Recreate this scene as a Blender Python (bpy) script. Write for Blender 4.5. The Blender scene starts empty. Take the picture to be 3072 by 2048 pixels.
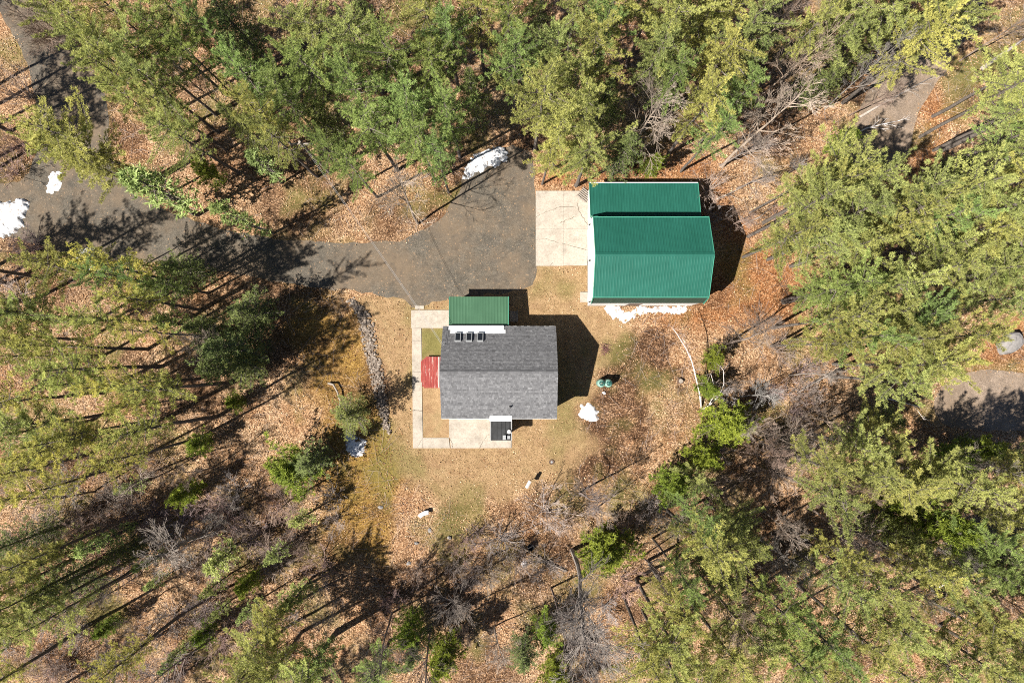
import bpy, bmesh, math, random
import numpy as np
from mathutils import Vector, Matrix

random.seed(7)
RNG = np.random.default_rng(11)
SC = bpy.context.scene
COL = SC.collection

# ------------------------------------------------------------------ camera, sky, sun, exposure
PXM = 34.0                      # photograph pixels per metre on the ground
NX, NY = 1536.0, 1068.0         # the point straight under the drone, in photograph pixels
FPX = 2076.0                    # focal length in photograph pixels
CAMH = FPX / PXM                # about 61 m above the ground
SHX, SHY = 0.876, 0.482         # direction in which shadows fall
SUN_EL = math.atan(2076.0 / 1700.0)

cam_d = bpy.data.cameras.new('drone_camera')
cam_d.sensor_width = 36.0
cam_d.lens = 36.0 * FPX / 3072.0
cam_d.shift_y = (NY - 1024.0) / 3072.0
cam_d.clip_end = 6000
cam = bpy.data.objects.new('drone_camera', cam_d)
cam.location = (0, 0, CAMH)
cam.rotation_euler = (0, 0, 0)
COL.objects.link(cam)
SC.camera = cam

world = bpy.data.worlds.new('World')
SC.world = world
world.use_nodes = True
wn = world.node_tree.nodes
sky = wn.new('ShaderNodeTexSky')
sky.sky_type = 'NISHITA'
sky.sun_disc = False
sky.sun_elevation = SUN_EL
sky.sun_rotation = math.atan2(-SHX, -SHY)
sky.air_density = 0.6
sky.dust_density = 0.3
world.node_tree.links.new(sky.outputs[0], wn['Background'].inputs[0])
wn['Background'].inputs[1].default_value = 0.05

sun_d = bpy.data.lights.new('sun', 'SUN')
sun_d.energy = 5.0
sun_d.angle = math.radians(0.55)
sun_d.color = (1.0, 0.945, 0.86)
sun = bpy.data.objects.new('sun', sun_d)
sun.rotation_euler = Vector((SHX * math.cos(SUN_EL), SHY * math.cos(SUN_EL), -math.sin(SUN_EL))).to_track_quat('-Z', 'Y').to_euler()
sun.location = (-60, -40, 90)
COL.objects.link(sun)

SC.view_settings.view_transform = 'Standard'
SC.view_settings.look = 'None'
SC.view_settings.exposure = 1.55
SC.view_settings.gamma = 1.0
SC.cycles.use_denoising = False
SC.cycles.filter_width = 1.0
SC.cycles.max_bounces = 6
SC.cycles.diffuse_bounces = 3
SC.cycles.glossy_bounces = 2
SC.cycles.transmission_bounces = 4

# ------------------------------------------------------------------ helpers
def G(x, y, h=0.0):
    """photograph pixel -> world x, y of a point at height h"""
    k = (1.0 - h / CAMH) / PXM
    return ((x - NX) * k, (NY - y) * k)

def IMG(X, Y, h=0.0):
    k = PXM / (1.0 - h / CAMH)
    return (NX + X * k, NY - Y * k)

def lnk(o, parent=None):
    COL.objects.link(o)
    if parent is not None:
        o.parent = parent
    return o

def tag(o, label=None, cat=None, group=None, kind=None):
    if label: o['label'] = label
    if cat: o['category'] = cat
    if group: o['group'] = group
    if kind: o['kind'] = kind
    return o

def thing(name, label, cat, loc=(0, 0, 0), rz=0.0, group=None):
    o = bpy.data.objects.new(name, None)
    o.empty_display_size = 0.3
    o.location = loc
    o.rotation_euler = (0, 0, rz)
    lnk(o)
    return tag(o, label, cat, group)

def mesh_arr(name, verts, tris=None, quads=None, tint=None, mat=None, smooth=False):
    """fast mesh from arrays; tris (n,3), quads (m,4); tint per vertex"""
    me = bpy.data.meshes.new(name)
    verts = np.asarray(verts, dtype=np.float32)
    idx, starts, n = [], [], 0
    if tris is not None and len(tris):
        t = np.asarray(tris, dtype=np.int32)
        idx.append(t.ravel()); starts.append(np.arange(len(t), dtype=np.int32) * 3); n += t.size
    if quads is not None and len(quads):
        q = np.asarray(quads, dtype=np.int32)
        idx.append(q.ravel()); starts.append(n + np.arange(len(q), dtype=np.int32) * 4); n += q.size
    idx = np.concatenate(idx); starts = np.concatenate(starts)
    me.vertices.add(len(verts)); me.vertices.foreach_set('co', verts.ravel())
    me.loops.add(len(idx)); me.loops.foreach_set('vertex_index', idx)
    me.polygons.add(len(starts)); me.polygons.foreach_set('loop_start', starts)
    if tint is not None:
        a = me.attributes.new('tint', 'FLOAT', 'POINT')
        a.data.foreach_set('value', np.asarray(tint, dtype=np.float32))
    me.update(calc_edges=True)
    me.polygons.foreach_set('use_smooth', np.full(len(starts), smooth, dtype=bool))
    if mat: me.materials.append(mat)
    return me

class MB:
    """collects boxes and prisms into one mesh"""
    def __init__(s):
        s.v, s.f, s.t = [], [], []
    def add(s, vs, fs, tint=0.5):
        b = len(s.v)
        s.v += [tuple(p) for p in vs]
        s.f += [tuple(b + i for i in f) for f in fs]
        s.t += [tint] * len(vs)
        return s
    def box(s, x0, x1, y0, y1, z0, z1, tint=0.5):
        vs = [(x0, y0, z0), (x1, y0, z0), (x1, y1, z0), (x0, y1, z0), (x0, y0, z1), (x1, y0, z1), (x1, y1, z1), (x0, y1, z1)]
        return s.add(vs, [(0, 3, 2, 1), (4, 5, 6, 7), (0, 1, 5, 4), (1, 2, 6, 5), (2, 3, 7, 6), (3, 0, 4, 7)], tint)
    def bar(s, a, b, w, h, up=(0, 0, 1), tint=0.5):
        a, b, up = Vector(a), Vector(b), Vector(up)
        d = (b - a).normalized()
        sx = d.cross(up)
        if sx.length < 1e-4: sx = d.cross(Vector((1, 0, 0)))
        sx.normalize(); uz = sx.cross(d)
        vs = []
        for p in (a, b):
            for i, j in ((-1, -1), (1, -1), (1, 1), (-1, 1)):
                vs.append(p + sx * (w / 2 * i) + uz * (h / 2 * j))
        return s.add(vs, [(0, 1, 2, 3), (7, 6, 5, 4), (0, 4, 5, 1), (1, 5, 6, 2), (2, 6, 7, 3), (3, 7, 4, 0)], tint)
    def prism(s, poly, z0, z1, tint=0.5):
        n = len(poly)
        vs = [(p[0], p[1], z0) for p in poly] + [(p[0], p[1], z1) for p in poly]
        fs = [tuple(range(n - 1, -1, -1)), tuple(range(n, 2 * n))]
        for i in range(n):
            j = (i + 1) % n
            fs.append((i, j, n + j, n + i))
        return s.add(vs, fs, tint)
    def prism_x(s, poly, x0, x1, tint=0.5):
        """polygon given in (y, z), extruded along x"""
        n = len(poly)
        vs = [(x0, p[0], p[1]) for p in poly] + [(x1, p[0], p[1]) for p in poly]
        fs = [tuple(range(n)), tuple(range(2 * n - 1, n - 1, -1))]
        for i in range(n):
            j = (i + 1) % n
            fs.append((j, i, n + i, n + j))
        return s.add(vs, fs, tint)
    def tube(s, pts, rad, sides=8, tint=0.5, cap=True):
        b = len(s.v)
        n = len(pts)
        P = [Vector(p) for p in pts]
        for i, p in enumerate(P):
            d = (P[min(i + 1, n - 1)] - P[max(i - 1, 0)]).normalized()
            u = d.cross(Vector((0.31, 0.93, 0.17))); u.normalize()
            w = d.cross(u)
            r = rad[i] if hasattr(rad, '__len__') else rad
            for k in range(sides):
                a = 2 * math.pi * k / sides
                s.v.append(tuple(p + u * (r * math.cos(a)) + w * (r * math.sin(a)))); s.t.append(tint)
        for i in range(n - 1):
            for k in range(sides):
                k2 = (k + 1) % sides
                s.f.append((b + i * sides + k, b + i * sides + k2, b + (i + 1) * sides + k2, b + (i + 1) * sides + k))
        if cap:
            s.f.append(tuple(b + k for k in range(sides - 1, -1, -1)))
            s.f.append(tuple(b + (n - 1) * sides + k for k in range(sides)))
        return s
    def lathe(s, prof, cx=0, cy=0, sides=24, tint=0.5):
        """prof list of (r, z) bottom to top"""
        b = len(s.v); n = len(prof)
        for r, z in prof:
            for k in range(sides):
                a = 2 * math.pi * k / sides
                s.v.append((cx + r * math.cos(a), cy + r * math.sin(a), z)); s.t.append(tint)
        for i in range(n - 1):
            for k in range(sides):
                k2 = (k + 1) % sides
                s.f.append((b + i * sides + k, b + i * sides + k2, b + (i + 1) * sides + k2, b + (i + 1) * sides + k))
        s.f.append(tuple(b + k for k in range(sides - 1, -1, -1)))
        s.f.append(tuple(b + (n - 1) * sides + k for k in range(sides)))
        return s
    def mesh(s, name, mat=None, smooth=False):
        me = bpy.data.meshes.new(name)
        me.from_pydata(s.v, [], s.f)
        a = me.attributes.new('tint', 'FLOAT', 'POINT')
        a.data.foreach_set('value', np.asarray(s.t, dtype=np.float32))
        bm = bmesh.new(); bm.from_mesh(me); bmesh.ops.recalc_face_normals(bm, faces=bm.faces); bm.to_mesh(me); bm.free()
        if smooth:
            me.polygons.foreach_set('use_smooth', np.ones(len(me.polygons), dtype=bool))
        if mat: me.materials.append(mat)
        return me
    def build(s, name, mat, parent=None, smooth=False):
        return lnk(bpy.data.objects.new(name, s.mesh(name, mat, smooth)), parent)

# numpy value noise
_TAB = np.random.default_rng(5).random((256, 256))
def vnoise(x, y, f, seed=0):
    x = np.asarray(x, dtype=float) * f + seed * 17.31; y = np.asarray(y, dtype=float) * f + seed * 9.77
    xi = np.floor(x).astype(int); yi = np.floor(y).astype(int)
    fx = x - xi; fy = y - yi
    fx = fx * fx * (3 - 2 * fx); fy = fy * fy * (3 - 2 * fy)
    g = lambda a, b: _TAB[a & 255, b & 255]
    return (g(xi, yi) * (1 - fx) + g(xi + 1, yi) * fx) * (1 - fy) + (g(xi, yi + 1) * (1 - fx) + g(xi + 1, yi + 1) * fx) * fy
def fbm(x, y, f, seed=0, o=4):
    s = 0; a = 0.5
    for i in range(o):
        s = s + a * vnoise(x, y, f * 2 ** i, seed + i * 3); a *= 0.5
    return s / (1 - 0.5 ** o)

def sdist(px, py, poly):
    """signed distance (pixels), positive inside"""
    P = np.asarray(poly, dtype=float); n = len(P)
    px = np.asarray(px, dtype=float); py = np.asarray(py, dtype=float)
    d = np.full(px.shape, 1e9); ins = np.zeros(px.shape, dtype=bool)
    for i in range(n):
        ax, ay = P[i]; bx, by = P[(i + 1) % n]
        ex, ey = bx - ax, by - ay
        t = np.clip(((px - ax) * ex + (py - ay) * ey) / (ex * ex + ey * ey + 1e-9), 0, 1)
        d = np.minimum(d, np.hypot(px - ax - t * ex, py - ay - t * ey))
        c = ((ay > py) != (by > py))
        with np.errstate(divide='ignore', invalid='ignore'):
            xi = (bx - ax) * (py - ay) / (by - ay) + ax
        ins ^= c & (px < xi)
    return np.where(ins, d, -d)

def smooth_poly(poly, it=2):
    P = [tuple(p) for p in poly]
    for _ in range(it):
        Q = []
        for i in range(len(P)):
            a, b = P[i], P[(i + 1) % len(P)]
            Q.append((a[0] * .75 + b[0] * .25, a[1] * .75 + b[1] * .25))
            Q.append((a[0] * .25 + b[0] * .75, a[1] * .25 + b[1] * .75))
        P = Q
    return P

# ------------------------------------------------------------------ materials
class NT:
    gain = 0.66                 # how light the surfaces of the place are overall
    def __init__(s, name, rough=0.85, spec=0.2):
        s.m = bpy.data.materials.new(name); s.m.use_nodes = True
        s.t = s.m.node_tree; s.b = s.t.nodes['Principled BSDF']
        s.b.inputs['Roughness'].default_value = rough
        s.b.inputs['Specular IOR Level'].default_value = spec
    def n(s, t, **k):
        x = s.t.nodes.new(t)
        for a, b in k.items(): setattr(x, a, b)
        return x
    def l(s, a, b): s.t.links.new(a, b)
    def pos(s, obj=False):
        if obj: return s.n('ShaderNodeTexCoord').outputs['Object']
        return s.n('ShaderNodeNewGeometry').outputs['Position']
    def noise(s, scale, detail=4, rough=0.6, vec=None, dist=0.0):
        x = s.n('ShaderNodeTexNoise'); x.inputs['Scale'].default_value = scale
        x.inputs['Detail'].default_value = detail; x.inputs['Roughness'].default_value = rough
        x.inputs['Distortion'].default_value = dist
        s.l(vec if vec is not None else s.pos(), x.inputs['Vector'])
        return x.outputs[0]
    def voro(s, scale, vec=None, feature='F1'):
        x = s.n('ShaderNodeTexVoronoi'); x.feature = feature
        x.inputs['Scale'].default_value = scale
        s.l(vec if vec is not None else s.pos(), x.inputs['Vector'])
        return x
    def ramp(s, fac, stops):
        x = s.n('ShaderNodeValToRGB'); e = x.color_ramp.elements
        while len(e) < len(stops): e.new(0.5)
        for i, (p, c) in enumerate(stops):
            e[i].position = p; e[i].color = (c if hasattr(c, '__len__') else (c, c, c)) + ((1,) if not hasattr(c, '__len__') or len(c) == 3 else ())
        s.l(fac, x.inputs[0]); return x.outputs[0]
    def mix(s, fac, a, b, mode='MIX'):
        x = s.n('ShaderNodeMix', data_type='RGBA', blend_type=mode)
        for v, i in ((fac, 0), (a, 6), (b, 7)):
            if hasattr(v, 'is_linked') or hasattr(v, 'links'): s.l(v, x.inputs[i])
            elif i == 0: x.inputs[0].default_value = v
            else: x.inputs[i].default_value = tuple(v) + (1,)
        return x.outputs[2]
    def math(s, op, a, b=None):
        x = s.n('ShaderNodeMath', operation=op)
        for v, i in ((a, 0), (b, 1)):
            if v is None: continue
            if hasattr(v, 'links'): s.l(v, x.inputs[i])
            else: x.inputs[i].default_value = v
        return x.outputs[0]
    def attr(s, name):
        x = s.n('ShaderNodeAttribute'); x.attribute_name = name
        return x.outputs['Fac']
    def attrc(s, name):
        x = s.n('ShaderNodeAttribute'); x.attribute_name = name
        return x.outputs['Color']
    def col(s, c): 
        if hasattr(c, 'links'):
            if s.gain != 1.0: c = s.mix(1.0, c, (s.gain,) * 3, 'MULTIPLY')
            s.l(c, s.b.inputs['Base Color'])
        else: s.b.inputs['Base Color'].default_value = tuple(c) + (1,)
        return s
    def bump(s, h, strength=0.5, dist=0.05):
        x = s.n('ShaderNodeBump'); x.inputs['Strength'].default_value = strength; x.inputs['Distance'].default_value = dist
        s.l(h, x.inputs['Height']); s.l(x.outputs[0], s.b.inputs['Normal']); return s

def m_plain(name, c, rough=0.7, var=0.12, scale=3.0, spec=0.2, metal=0.0):
    k = NT(name, rough, spec)
    f = k.noise(scale, 5)
    c = tuple(c)
    k.col(k.ramp(f, [(0.3, tuple(v * (1 - var) for v in c)), (0.7, tuple(min(1, v * (1 + var)) for v in c))]))
    k.b.inputs['Metallic'].default_value = metal
    k.bump(k.noise(scale * 12, 3), 0.15, 0.01)
    return k.m

def m_ground():
    k = NT('forest_floor', 0.95, 0.1); k.gain = 0.92
    v = k.voro(12.0); leafc = k.n('ShaderNodeSeparateColor'); k.l(v.outputs['Color'], leafc.inputs[0])
    big = k.noise(0.25, 6, 0.65)
    mid = k.noise(1.6, 5, 0.7)
    f = k.math('ADD', k.math('MULTIPLY', leafc.outputs[0], 0.55), k.math('MULTIPLY', mid, 0.45))
    leaf = k.ramp(f, [(0.14, (0.045, 0.026, 0.014)), (0.38, (0.16, 0.095, 0.052)), (0.56, (0.29, 0.185, 0.105)), (0.8, (0.46, 0.325, 0.21))])
    rust = k.ramp(f, [(0.12, (0.045, 0.018, 0.008)), (0.4, (0.16, 0.062, 0.022)), (0.65, (0.26, 0.115, 0.045)), (0.85, (0.36, 0.2, 0.1))])
    moss = k.ramp(f, [(0.12, (0.05, 0.028, 0.008)), (0.4, (0.14, 0.08, 0.022)), (0.65, (0.22, 0.13, 0.034)), (0.85, (0.3, 0.2, 0.075))])
    soil = k.ramp(f, [(0.2, (0.02, 0.01, 0.006)), (0.52, (0.055, 0.028, 0.014)), (0.68, (0.13, 0.07, 0.038)), (0.85, (0.34, 0.21, 0.13))])
    g = k.noise(14, 4, 0.7)
    g2 = k.math('ADD', k.math('MULTIPLY', g, 0.6), k.math('MULTIPLY', mid, 0.4))
    lawn = k.ramp(g2, [(0.3, (0.12, 0.07, 0.03)), (0.45, (0.21, 0.135, 0.07)), (0.58, (0.31, 0.21, 0.115)), (0.75, (0.44, 0.325, 0.2))])
    lawn = k.mix(k.ramp(k.noise(0.7, 6, 0.7), [(0.48, 0.0), (0.66, 0.6)]), lawn, (0.17, 0.1, 0.055))
    lawn = k.mix(k.ramp(k.noise(0.4, 5, 0.7, dist=0.5), [(0.55, 0.0), (0.7, 0.45)]), lawn, (0.2, 0.165, 0.08))
    green = k.ramp(g2, [(0.3, (0.05, 0.055, 0.014)), (0.55, (0.11, 0.11, 0.03)), (0.75, (0.18, 0.165, 0.06))])
    c = k.mix(k.ramp(big, [(0.42, 0.0), (0.66, 0.55)]), leaf, rust)
    z = k.n('ShaderNodeAttribute'); z.attribute_name = 'zone'
    sp = k.n('ShaderNodeSeparateColor'); k.l(z.outputs['Color'], sp.inputs[0])
    c = k.mix(sp.outputs[1], c, rust)
    c = k.mix(sp.outputs[2], c, moss)
    c = k.mix(k.attr('soil'), c, soil)
    c = k.mix(sp.outputs[0], c, lawn)
    c = k.mix(k.attr('grassy'), c, green)
    k.col(c)
    k.bump(k.math('ADD', f, g), 0.8, 0.06)
    return k.m

def m_gravel(name, a, b):
    k = NT(name, 0.95, 0.15); k.gain = 0.8
    v = k.voro(24.0); s = k.n('ShaderNodeSeparateColor'); k.l(v.outputs['Color'], s.inputs[0])
    f = k.math('ADD', k.math('MULTIPLY', s.outputs[0], 0.4), k.math('MULTIPLY', k.noise(1.2, 6, 0.7), 0.6))
    c = k.ramp(f, [(0.22, tuple(x * 0.5 for x in a)), (0.45, a), (0.62, b), (0.9, tuple(min(1, x * 1.9) for x in b))])
    big = k.noise(0.22, 6, 0.65)
    c = k.mix(k.ramp(big, [(0.42, 0.0), (0.62, 0.65)]), c, (0.16, 0.115, 0.075))
    c = k.mix(k.ramp(k.noise(0.6, 6, 0.7, dist=0.8), [(0.52, 0.0), (0.68, 0.5)]), c, (0.055, 0.05, 0.045))
    leaf = k.voro(11.0); ls = k.n('ShaderNodeSeparateColor'); k.l(leaf.outputs['Color'], ls.inputs[0])
    c = k.mix(k.ramp(ls.outputs[1], [(0.965, 0.0), (0.98, 0.6)]), c, (0.27, 0.18, 0.11))
    k.col(c); k.bump(f, 0.5, 0.03)
    return k.m

def m_concrete(name='concrete', base=(0.43, 0.38, 0.32)):
    k = NT(name, 0.9, 0.15)
    f = k.noise(0.9, 7, 0.7); g = k.noise(9, 4, 0.7)
    c = k.ramp(f, [(0.3, tuple(x * 0.72 for x in base)), (0.5, base), (0.72, tuple(x * 1.12 for x in base))])
    c = k.mix(k.ramp(g, [(0.36, 0.4), (0.52, 0.0)]), c, (0.2, 0.165, 0.12))
    c = k.mix(k.ramp(k.noise(0.45, 8, 0.75, dist=0.6), [(0.5, 0.0), (0.68, 0.5)]), c, (0.2, 0.17, 0.13))
    k.col(c); k.bump(g, 0.25, 0.01)
    return k.m

def m_needles(name, dark, light, trans=0.35):
    k = NT(name, 0.6, 0.25); k.gain = 1.0
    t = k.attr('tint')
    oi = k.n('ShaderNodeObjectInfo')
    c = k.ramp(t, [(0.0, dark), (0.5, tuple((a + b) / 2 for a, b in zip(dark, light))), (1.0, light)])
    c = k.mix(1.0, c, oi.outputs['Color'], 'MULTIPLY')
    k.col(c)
    tr = k.n('ShaderNodeBsdfTranslucent'); k.l(c, tr.inputs['Color'])
    mx = k.n('ShaderNodeMixShader'); mx.inputs[0].default_value = trans
    k.l(k.b.outputs[0], mx.inputs[1]); k.l(tr.outputs[0], mx.inputs[2])
    k.l(mx.outputs[0], k.t.nodes['Material Output'].inputs['Surface'])
    return k.m

def m_tint(name, stops, rough=0.9, bump=0.0, spec=0.15, gain=0.7):
    k = NT(name, rough, spec); k.gain = gain
    f = k.attr('tint')
    f2 = k.math('ADD', k.math('MULTIPLY', f, 0.8), k.math('MULTIPLY', k.noise(2.5, 4), 0.2))
    k.col(k.ramp(f2, stops))
    if bump: k.bump(k.noise(40, 3), bump, 0.01)
    return k.m

def m_bark(name, a, b):
    k = NT(name, 0.95, 0.1); k.gain = 0.8
    f = k.noise(5, 5, 0.7, vec=k.pos(True))
    oi = k.n('ShaderNodeObjectInfo')
    c = k.ramp(f, [(0.3, a), (0.7, b)])
    k.col(k.mix(1.0, c, oi.outputs['Color'], 'MULTIPLY')); k.bump(f, 0.5, 0.03)
    return k.m

def m_metalroof(name, a, b, spec=0.2, rough=0.6):
    k = NT(name, rough, spec)
    f = k.noise(0.5, 6, 0.65)
    p = k.pos()
    mp = k.n('ShaderNodeMapping'); mp.inputs['Scale'].default_value = (6, 0.5, 0.5); k.l(p, mp.inputs['Vector'])
    st = k.noise(1.0, 5, 0.6, vec=mp.outputs[0])
    f = k.math('ADD', k.math('MULTIPLY', f, 0.5), k.math('MULTIPLY', st, 0.5))
    k.col(k.ramp(f, [(0.32, a), (0.68, b)]))
    return k.m

def m_snow():
    k = NT('old_snow', 0.7, 0.3)
    f = k.noise(3.5, 7, 0.75)
    c = k.ramp(f, [(0.3, (0.3, 0.27, 0.25)), (0.42, (0.68, 0.68, 0.7)), (0.6, (0.85, 0.86, 0.88))])
    v = k.voro(7.0); s = k.n('ShaderNodeSeparateColor'); k.l(v.outputs['Color'], s.inputs[0])
    c = k.mix(k.ramp(s.outputs[0], [(0.88, 0.0), (0.93, 0.7)]), c, (0.2, 0.13, 0.08))
    k.col(c); k.bump(f, 0.6, 0.08)
    k.b.inputs['Subsurface Weight'].default_value = 0.0
    return k.m

M = {}
M['ground'] = m_ground()
M['drive'] = m_gravel('gravel_drive', (0.08, 0.07, 0.056), (0.115, 0.099, 0.078))
M['lane'] = m_gravel('sandy_lane', (0.19, 0.145, 0.11), (0.24, 0.185, 0.142))
M['concrete'] = m_concrete()
M['crack'] = m_plain('crack_dirt', (0.1, 0.075, 0.05), 0.95, 0.3, 8)
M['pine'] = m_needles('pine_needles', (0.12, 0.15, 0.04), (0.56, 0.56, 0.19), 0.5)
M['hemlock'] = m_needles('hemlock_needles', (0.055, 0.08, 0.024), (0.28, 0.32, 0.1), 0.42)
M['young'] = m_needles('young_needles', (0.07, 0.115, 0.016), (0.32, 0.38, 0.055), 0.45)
M['pinebark'] = m_bark('pine_bark', (0.07, 0.058, 0.05), (0.18, 0.155, 0.135))
M['greybark'] = m_bark('grey_bark', (0.2, 0.172, 0.148), (0.4, 0.35, 0.31))
M['twig'] = m_bark('twig_bark', (0.2, 0.155, 0.135), (0.4, 0.33, 0.29))
M['birch'] = m_bark('birch_bark', (0.5, 0.45, 0.42), (0.8, 0.76, 0.74))
M['leaf'] = m_tint('fallen_leaf', [(0.0, (0.06, 0.028, 0.014)), (0.35, (0.2, 0.1, 0.045)), (0.65, (0.35, 0.22, 0.12)), (1.0, (0.52, 0.395, 0.27))], gain=0.95)
M['drygrass'] = m_tint('dry_grass', [(0.0, (0.12, 0.07, 0.03)), (0.5, (0.28, 0.185, 0.085)), (1.0, (0.42, 0.31, 0.17))], gain=0.9)
M['shingle'] = m_tint('asphalt_shingle', [(0.0, (0.06, 0.06, 0.063)), (0.45, (0.125, 0.125, 0.13)), (1.0, (0.24, 0.24, 0.246))], 0.95, 0.4)
M['barnroof'] = m_metalroof('green_barn_metal', (0.010, 0.085, 0.06), (0.018, 0.122, 0.09))
M['barnsteep'] = m_metalroof('faded_green_metal', (0.03, 0.055, 0.04), (0.045, 0.075, 0.056))
M['porchroof'] = m_metalroof('green_porch_metal', (0.036, 0.098, 0.052), (0.058, 0.14, 0.078))
M['greentrim'] = m_plain('green_trim', (0.06, 0.27, 0.19), 0.4, 0.08, 2, 0.4)
M['siding'] = m_plain('white_siding', (0.78, 0.77, 0.74), 0.6, 0.04, 2)
M['tansiding'] = m_plain('pale_siding', (0.62, 0.58, 0.5), 0.7, 0.06, 2)
M['whitetrim'] = m_plain('white_trim', (0.8, 0.8, 0.79), 0.5, 0.03, 4)
M['membrane'] = m_plain('white_membrane', (0.82, 0.83, 0.84), 0.6, 0.03, 3)
M['darkroof'] = m_plain('dark_roofing', (0.028, 0.029, 0.031), 0.6, 0.35, 2.2)
M['glass'] = NT('window_glass', 0.08, 0.5).col((0.012, 0.014, 0.018)).m
M['greymetal'] = m_plain('grey_metal', (0.3, 0.31, 0.32), 0.5, 0.1, 5, 0.4)
M['blackmetal'] = m_plain('black_metal', (0.02, 0.02, 0.022), 0.5, 0.2, 5, 0.4)
M['foundation'] = m_concrete('foundation_concrete', (0.3, 0.29, 0.27))
M['tank'] = m_plain('tank_green_paint', (0.2, 0.36, 0.3), 0.45, 0.12, 6, 0.4)
M['tankdark'] = m_plain('tank_collar_green', (0.03, 0.13, 0.11), 0.5, 0.2, 6, 0.3)
M['valve'] = m_plain('brass_valve', (0.35, 0.18, 0.12), 0.4, 0.1, 9, 0.5)
M['rock'] = m_plain('granite', (0.24, 0.225, 0.215), 0.9, 0.3, 2.5)
M['stone'] = m_tint('rubble_stone', [(0.0, (0.09, 0.068, 0.052)), (0.5, (0.2, 0.16, 0.128)), (1.0, (0.37, 0.315, 0.265))], 0.9, 0.5)
M['snow'] = m_snow()
M['wood'] = m_plain('weathered_wood', (0.3, 0.26, 0.22), 0.9, 0.25, 6)
M['brownwood'] = m_plain('brown_wood', (0.13, 0.085, 0.06), 0.85, 0.25, 6)
M['white'] = m_plain('white_paint', (0.8, 0.79, 0.77), 0.5, 0.05, 5)
M['benchstone'] = m_plain('bench_stone', (0.62, 0.6, 0.62), 0.8, 0.1, 8)
M['rust'] = m_plain('rusty_brush', (0.2, 0.1, 0.085), 0.9, 0.3, 6)

def m_red():
    k = NT('worn_red_paint', 0.75, 0.2)
    p = k.pos()
    mp = k.n('ShaderNodeMapping'); mp.inputs['Scale'].default_value = (9, 1.0, 1); k.l(p, mp.inputs['Vector'])
    f = k.noise(1.0, 6, 0.75, vec=mp.outputs[0])
    k.col(k.ramp(f, [(0.3, (0.2, 0.03, 0.026)), (0.52, (0.29, 0.05, 0.042)), (0.56, (0.32, 0.1, 0.08)), (0.62, (0.42, 0.32, 0.28))]))
    return k.m
M['red'] = m_red()

# ------------------------------------------------------------------ polygons of the setting, in photograph pixels
DRIVE = smooth_poly([(1606, 470), (1610, 640), (1612, 800), (1605, 850), (1560, 872), (1440, 885), (1345, 896), (1300, 905), (1268, 922), (1232, 922), (1210, 900), (1120, 882),
         (1060, 872), (960, 866), (860, 850), (740, 826), (620, 806), (500, 792), (400, 785), (300, 780), (200, 765), (100, 728), (-30, 700), (-160, 690), (-160, 560), (-30, 560), (70, 545), (110, 470),
         (115, 380), (110, 290), (70, 160), (-10, 20), (-120, -140), (30, -140), (110, -10), (190, 90), (270, 190), (320, 290), (330, 400), (330, 480), (380, 560), (480, 625), (600, 672), (740, 706),
         (880, 722), (1010, 728), (1130, 728), (1200, 722), (1260, 700), (1340, 640), (1380, 570), (1390, 520), (1430, 470), (1500, 440), (1560, 440)], 2)
LANE_N = smooth_poly([(2560, 380), (2590, 300), (2620, 230), (2680, 160), (2740, 100), (2790, 20), (2830, -120), (2990, -120), (2960, 10), (2900, 110), (2850, 200), (2800, 270), (2755, 330), (2742, 400), (2720, 470), (2640, 560), (2540, 520)], 2)
LANE_S = smooth_poly([(2800, 1190), (2860, 1130), (2950, 1105), (3060, 1118), (3250, 1130), (3250, 1285), (3060, 1290), (2920, 1290), (2810, 1275)], 2)
LAWN = [(1075, 890), (1160, 880), (1240, 915), (1340, 890), (1560, 865), (1600, 790), (1780, 780), (1780, 915), (1900, 965), (1830, 1040), (1800, 1150), (1720, 1250), (1780, 1330), (1700, 1430), (1560, 1480), (1400, 1500),
        (1280, 1490), (1190, 1400), (1178, 1250), (1160, 1120), (1120, 1000)]
MOSS = [(900, 880), (1070, 940), (1130, 1200), (1170, 1300), (1230, 1400), (1180, 1520), (1140, 1680), (1000, 1660), (960, 1480), (1000, 1330), (960, 1180), (860, 1000)]
RUST = [(2120, 840), (2200, 760), (2330, 740), (2450, 800), (2400, 900), (2390, 980), (2230, 980), (2080, 990), (1960, 960), (2080, 920)]
RUST2 = [(1590, 520), (1760, 490), (2150, 480), (2170, 600), (2300, 700), (2200, 720), (2120, 540), (1620, 560)]
RUST3 = [(2740, 260), (2850, 300), (2800, 560), (2700, 560), (2760, 400)]
RUST4 = [(2960, 970), (3072, 960), (3072, 1110), (2950, 1100)]
SOILP = [(1830, 1050), (1960, 1020), (2010, 1120), (1930, 1200), (1900, 1300), (1820, 1260), (1770, 1400), (1700, 1330), (1800, 1200), (1810, 1110)]
SOILP2 = [(1690, 1340), (1860, 1330), (1880, 1420), (1760, 1470), (1700, 1440)]
GRASSY = [(2860, 180), (2960, 150), (3072, 130), (3072, 210), (2960, 230), (2900, 270), (2850, 250)]
GRASSY2 = [(1260, 985), (1335, 985), (1335, 1075), (1265, 1070)]
GRASSY3 = [(2530, 370), (2600, 360), (2620, 430), (2520, 440)]
BUILT = [[(1236, 930), (1350, 930), (1350, 890), (1525, 890), (1525, 980), (1650, 985), (1650, 1240), (1536, 1250), (1536, 1344), (1236, 1344)],
         [(1606, 572), (1764, 572), (1764, 560), (2078, 560), (2078, 918), (1764, 918), (1740, 906), (1740, 876), (1762, 876), (1762, 798), (1606, 798)]]

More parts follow.
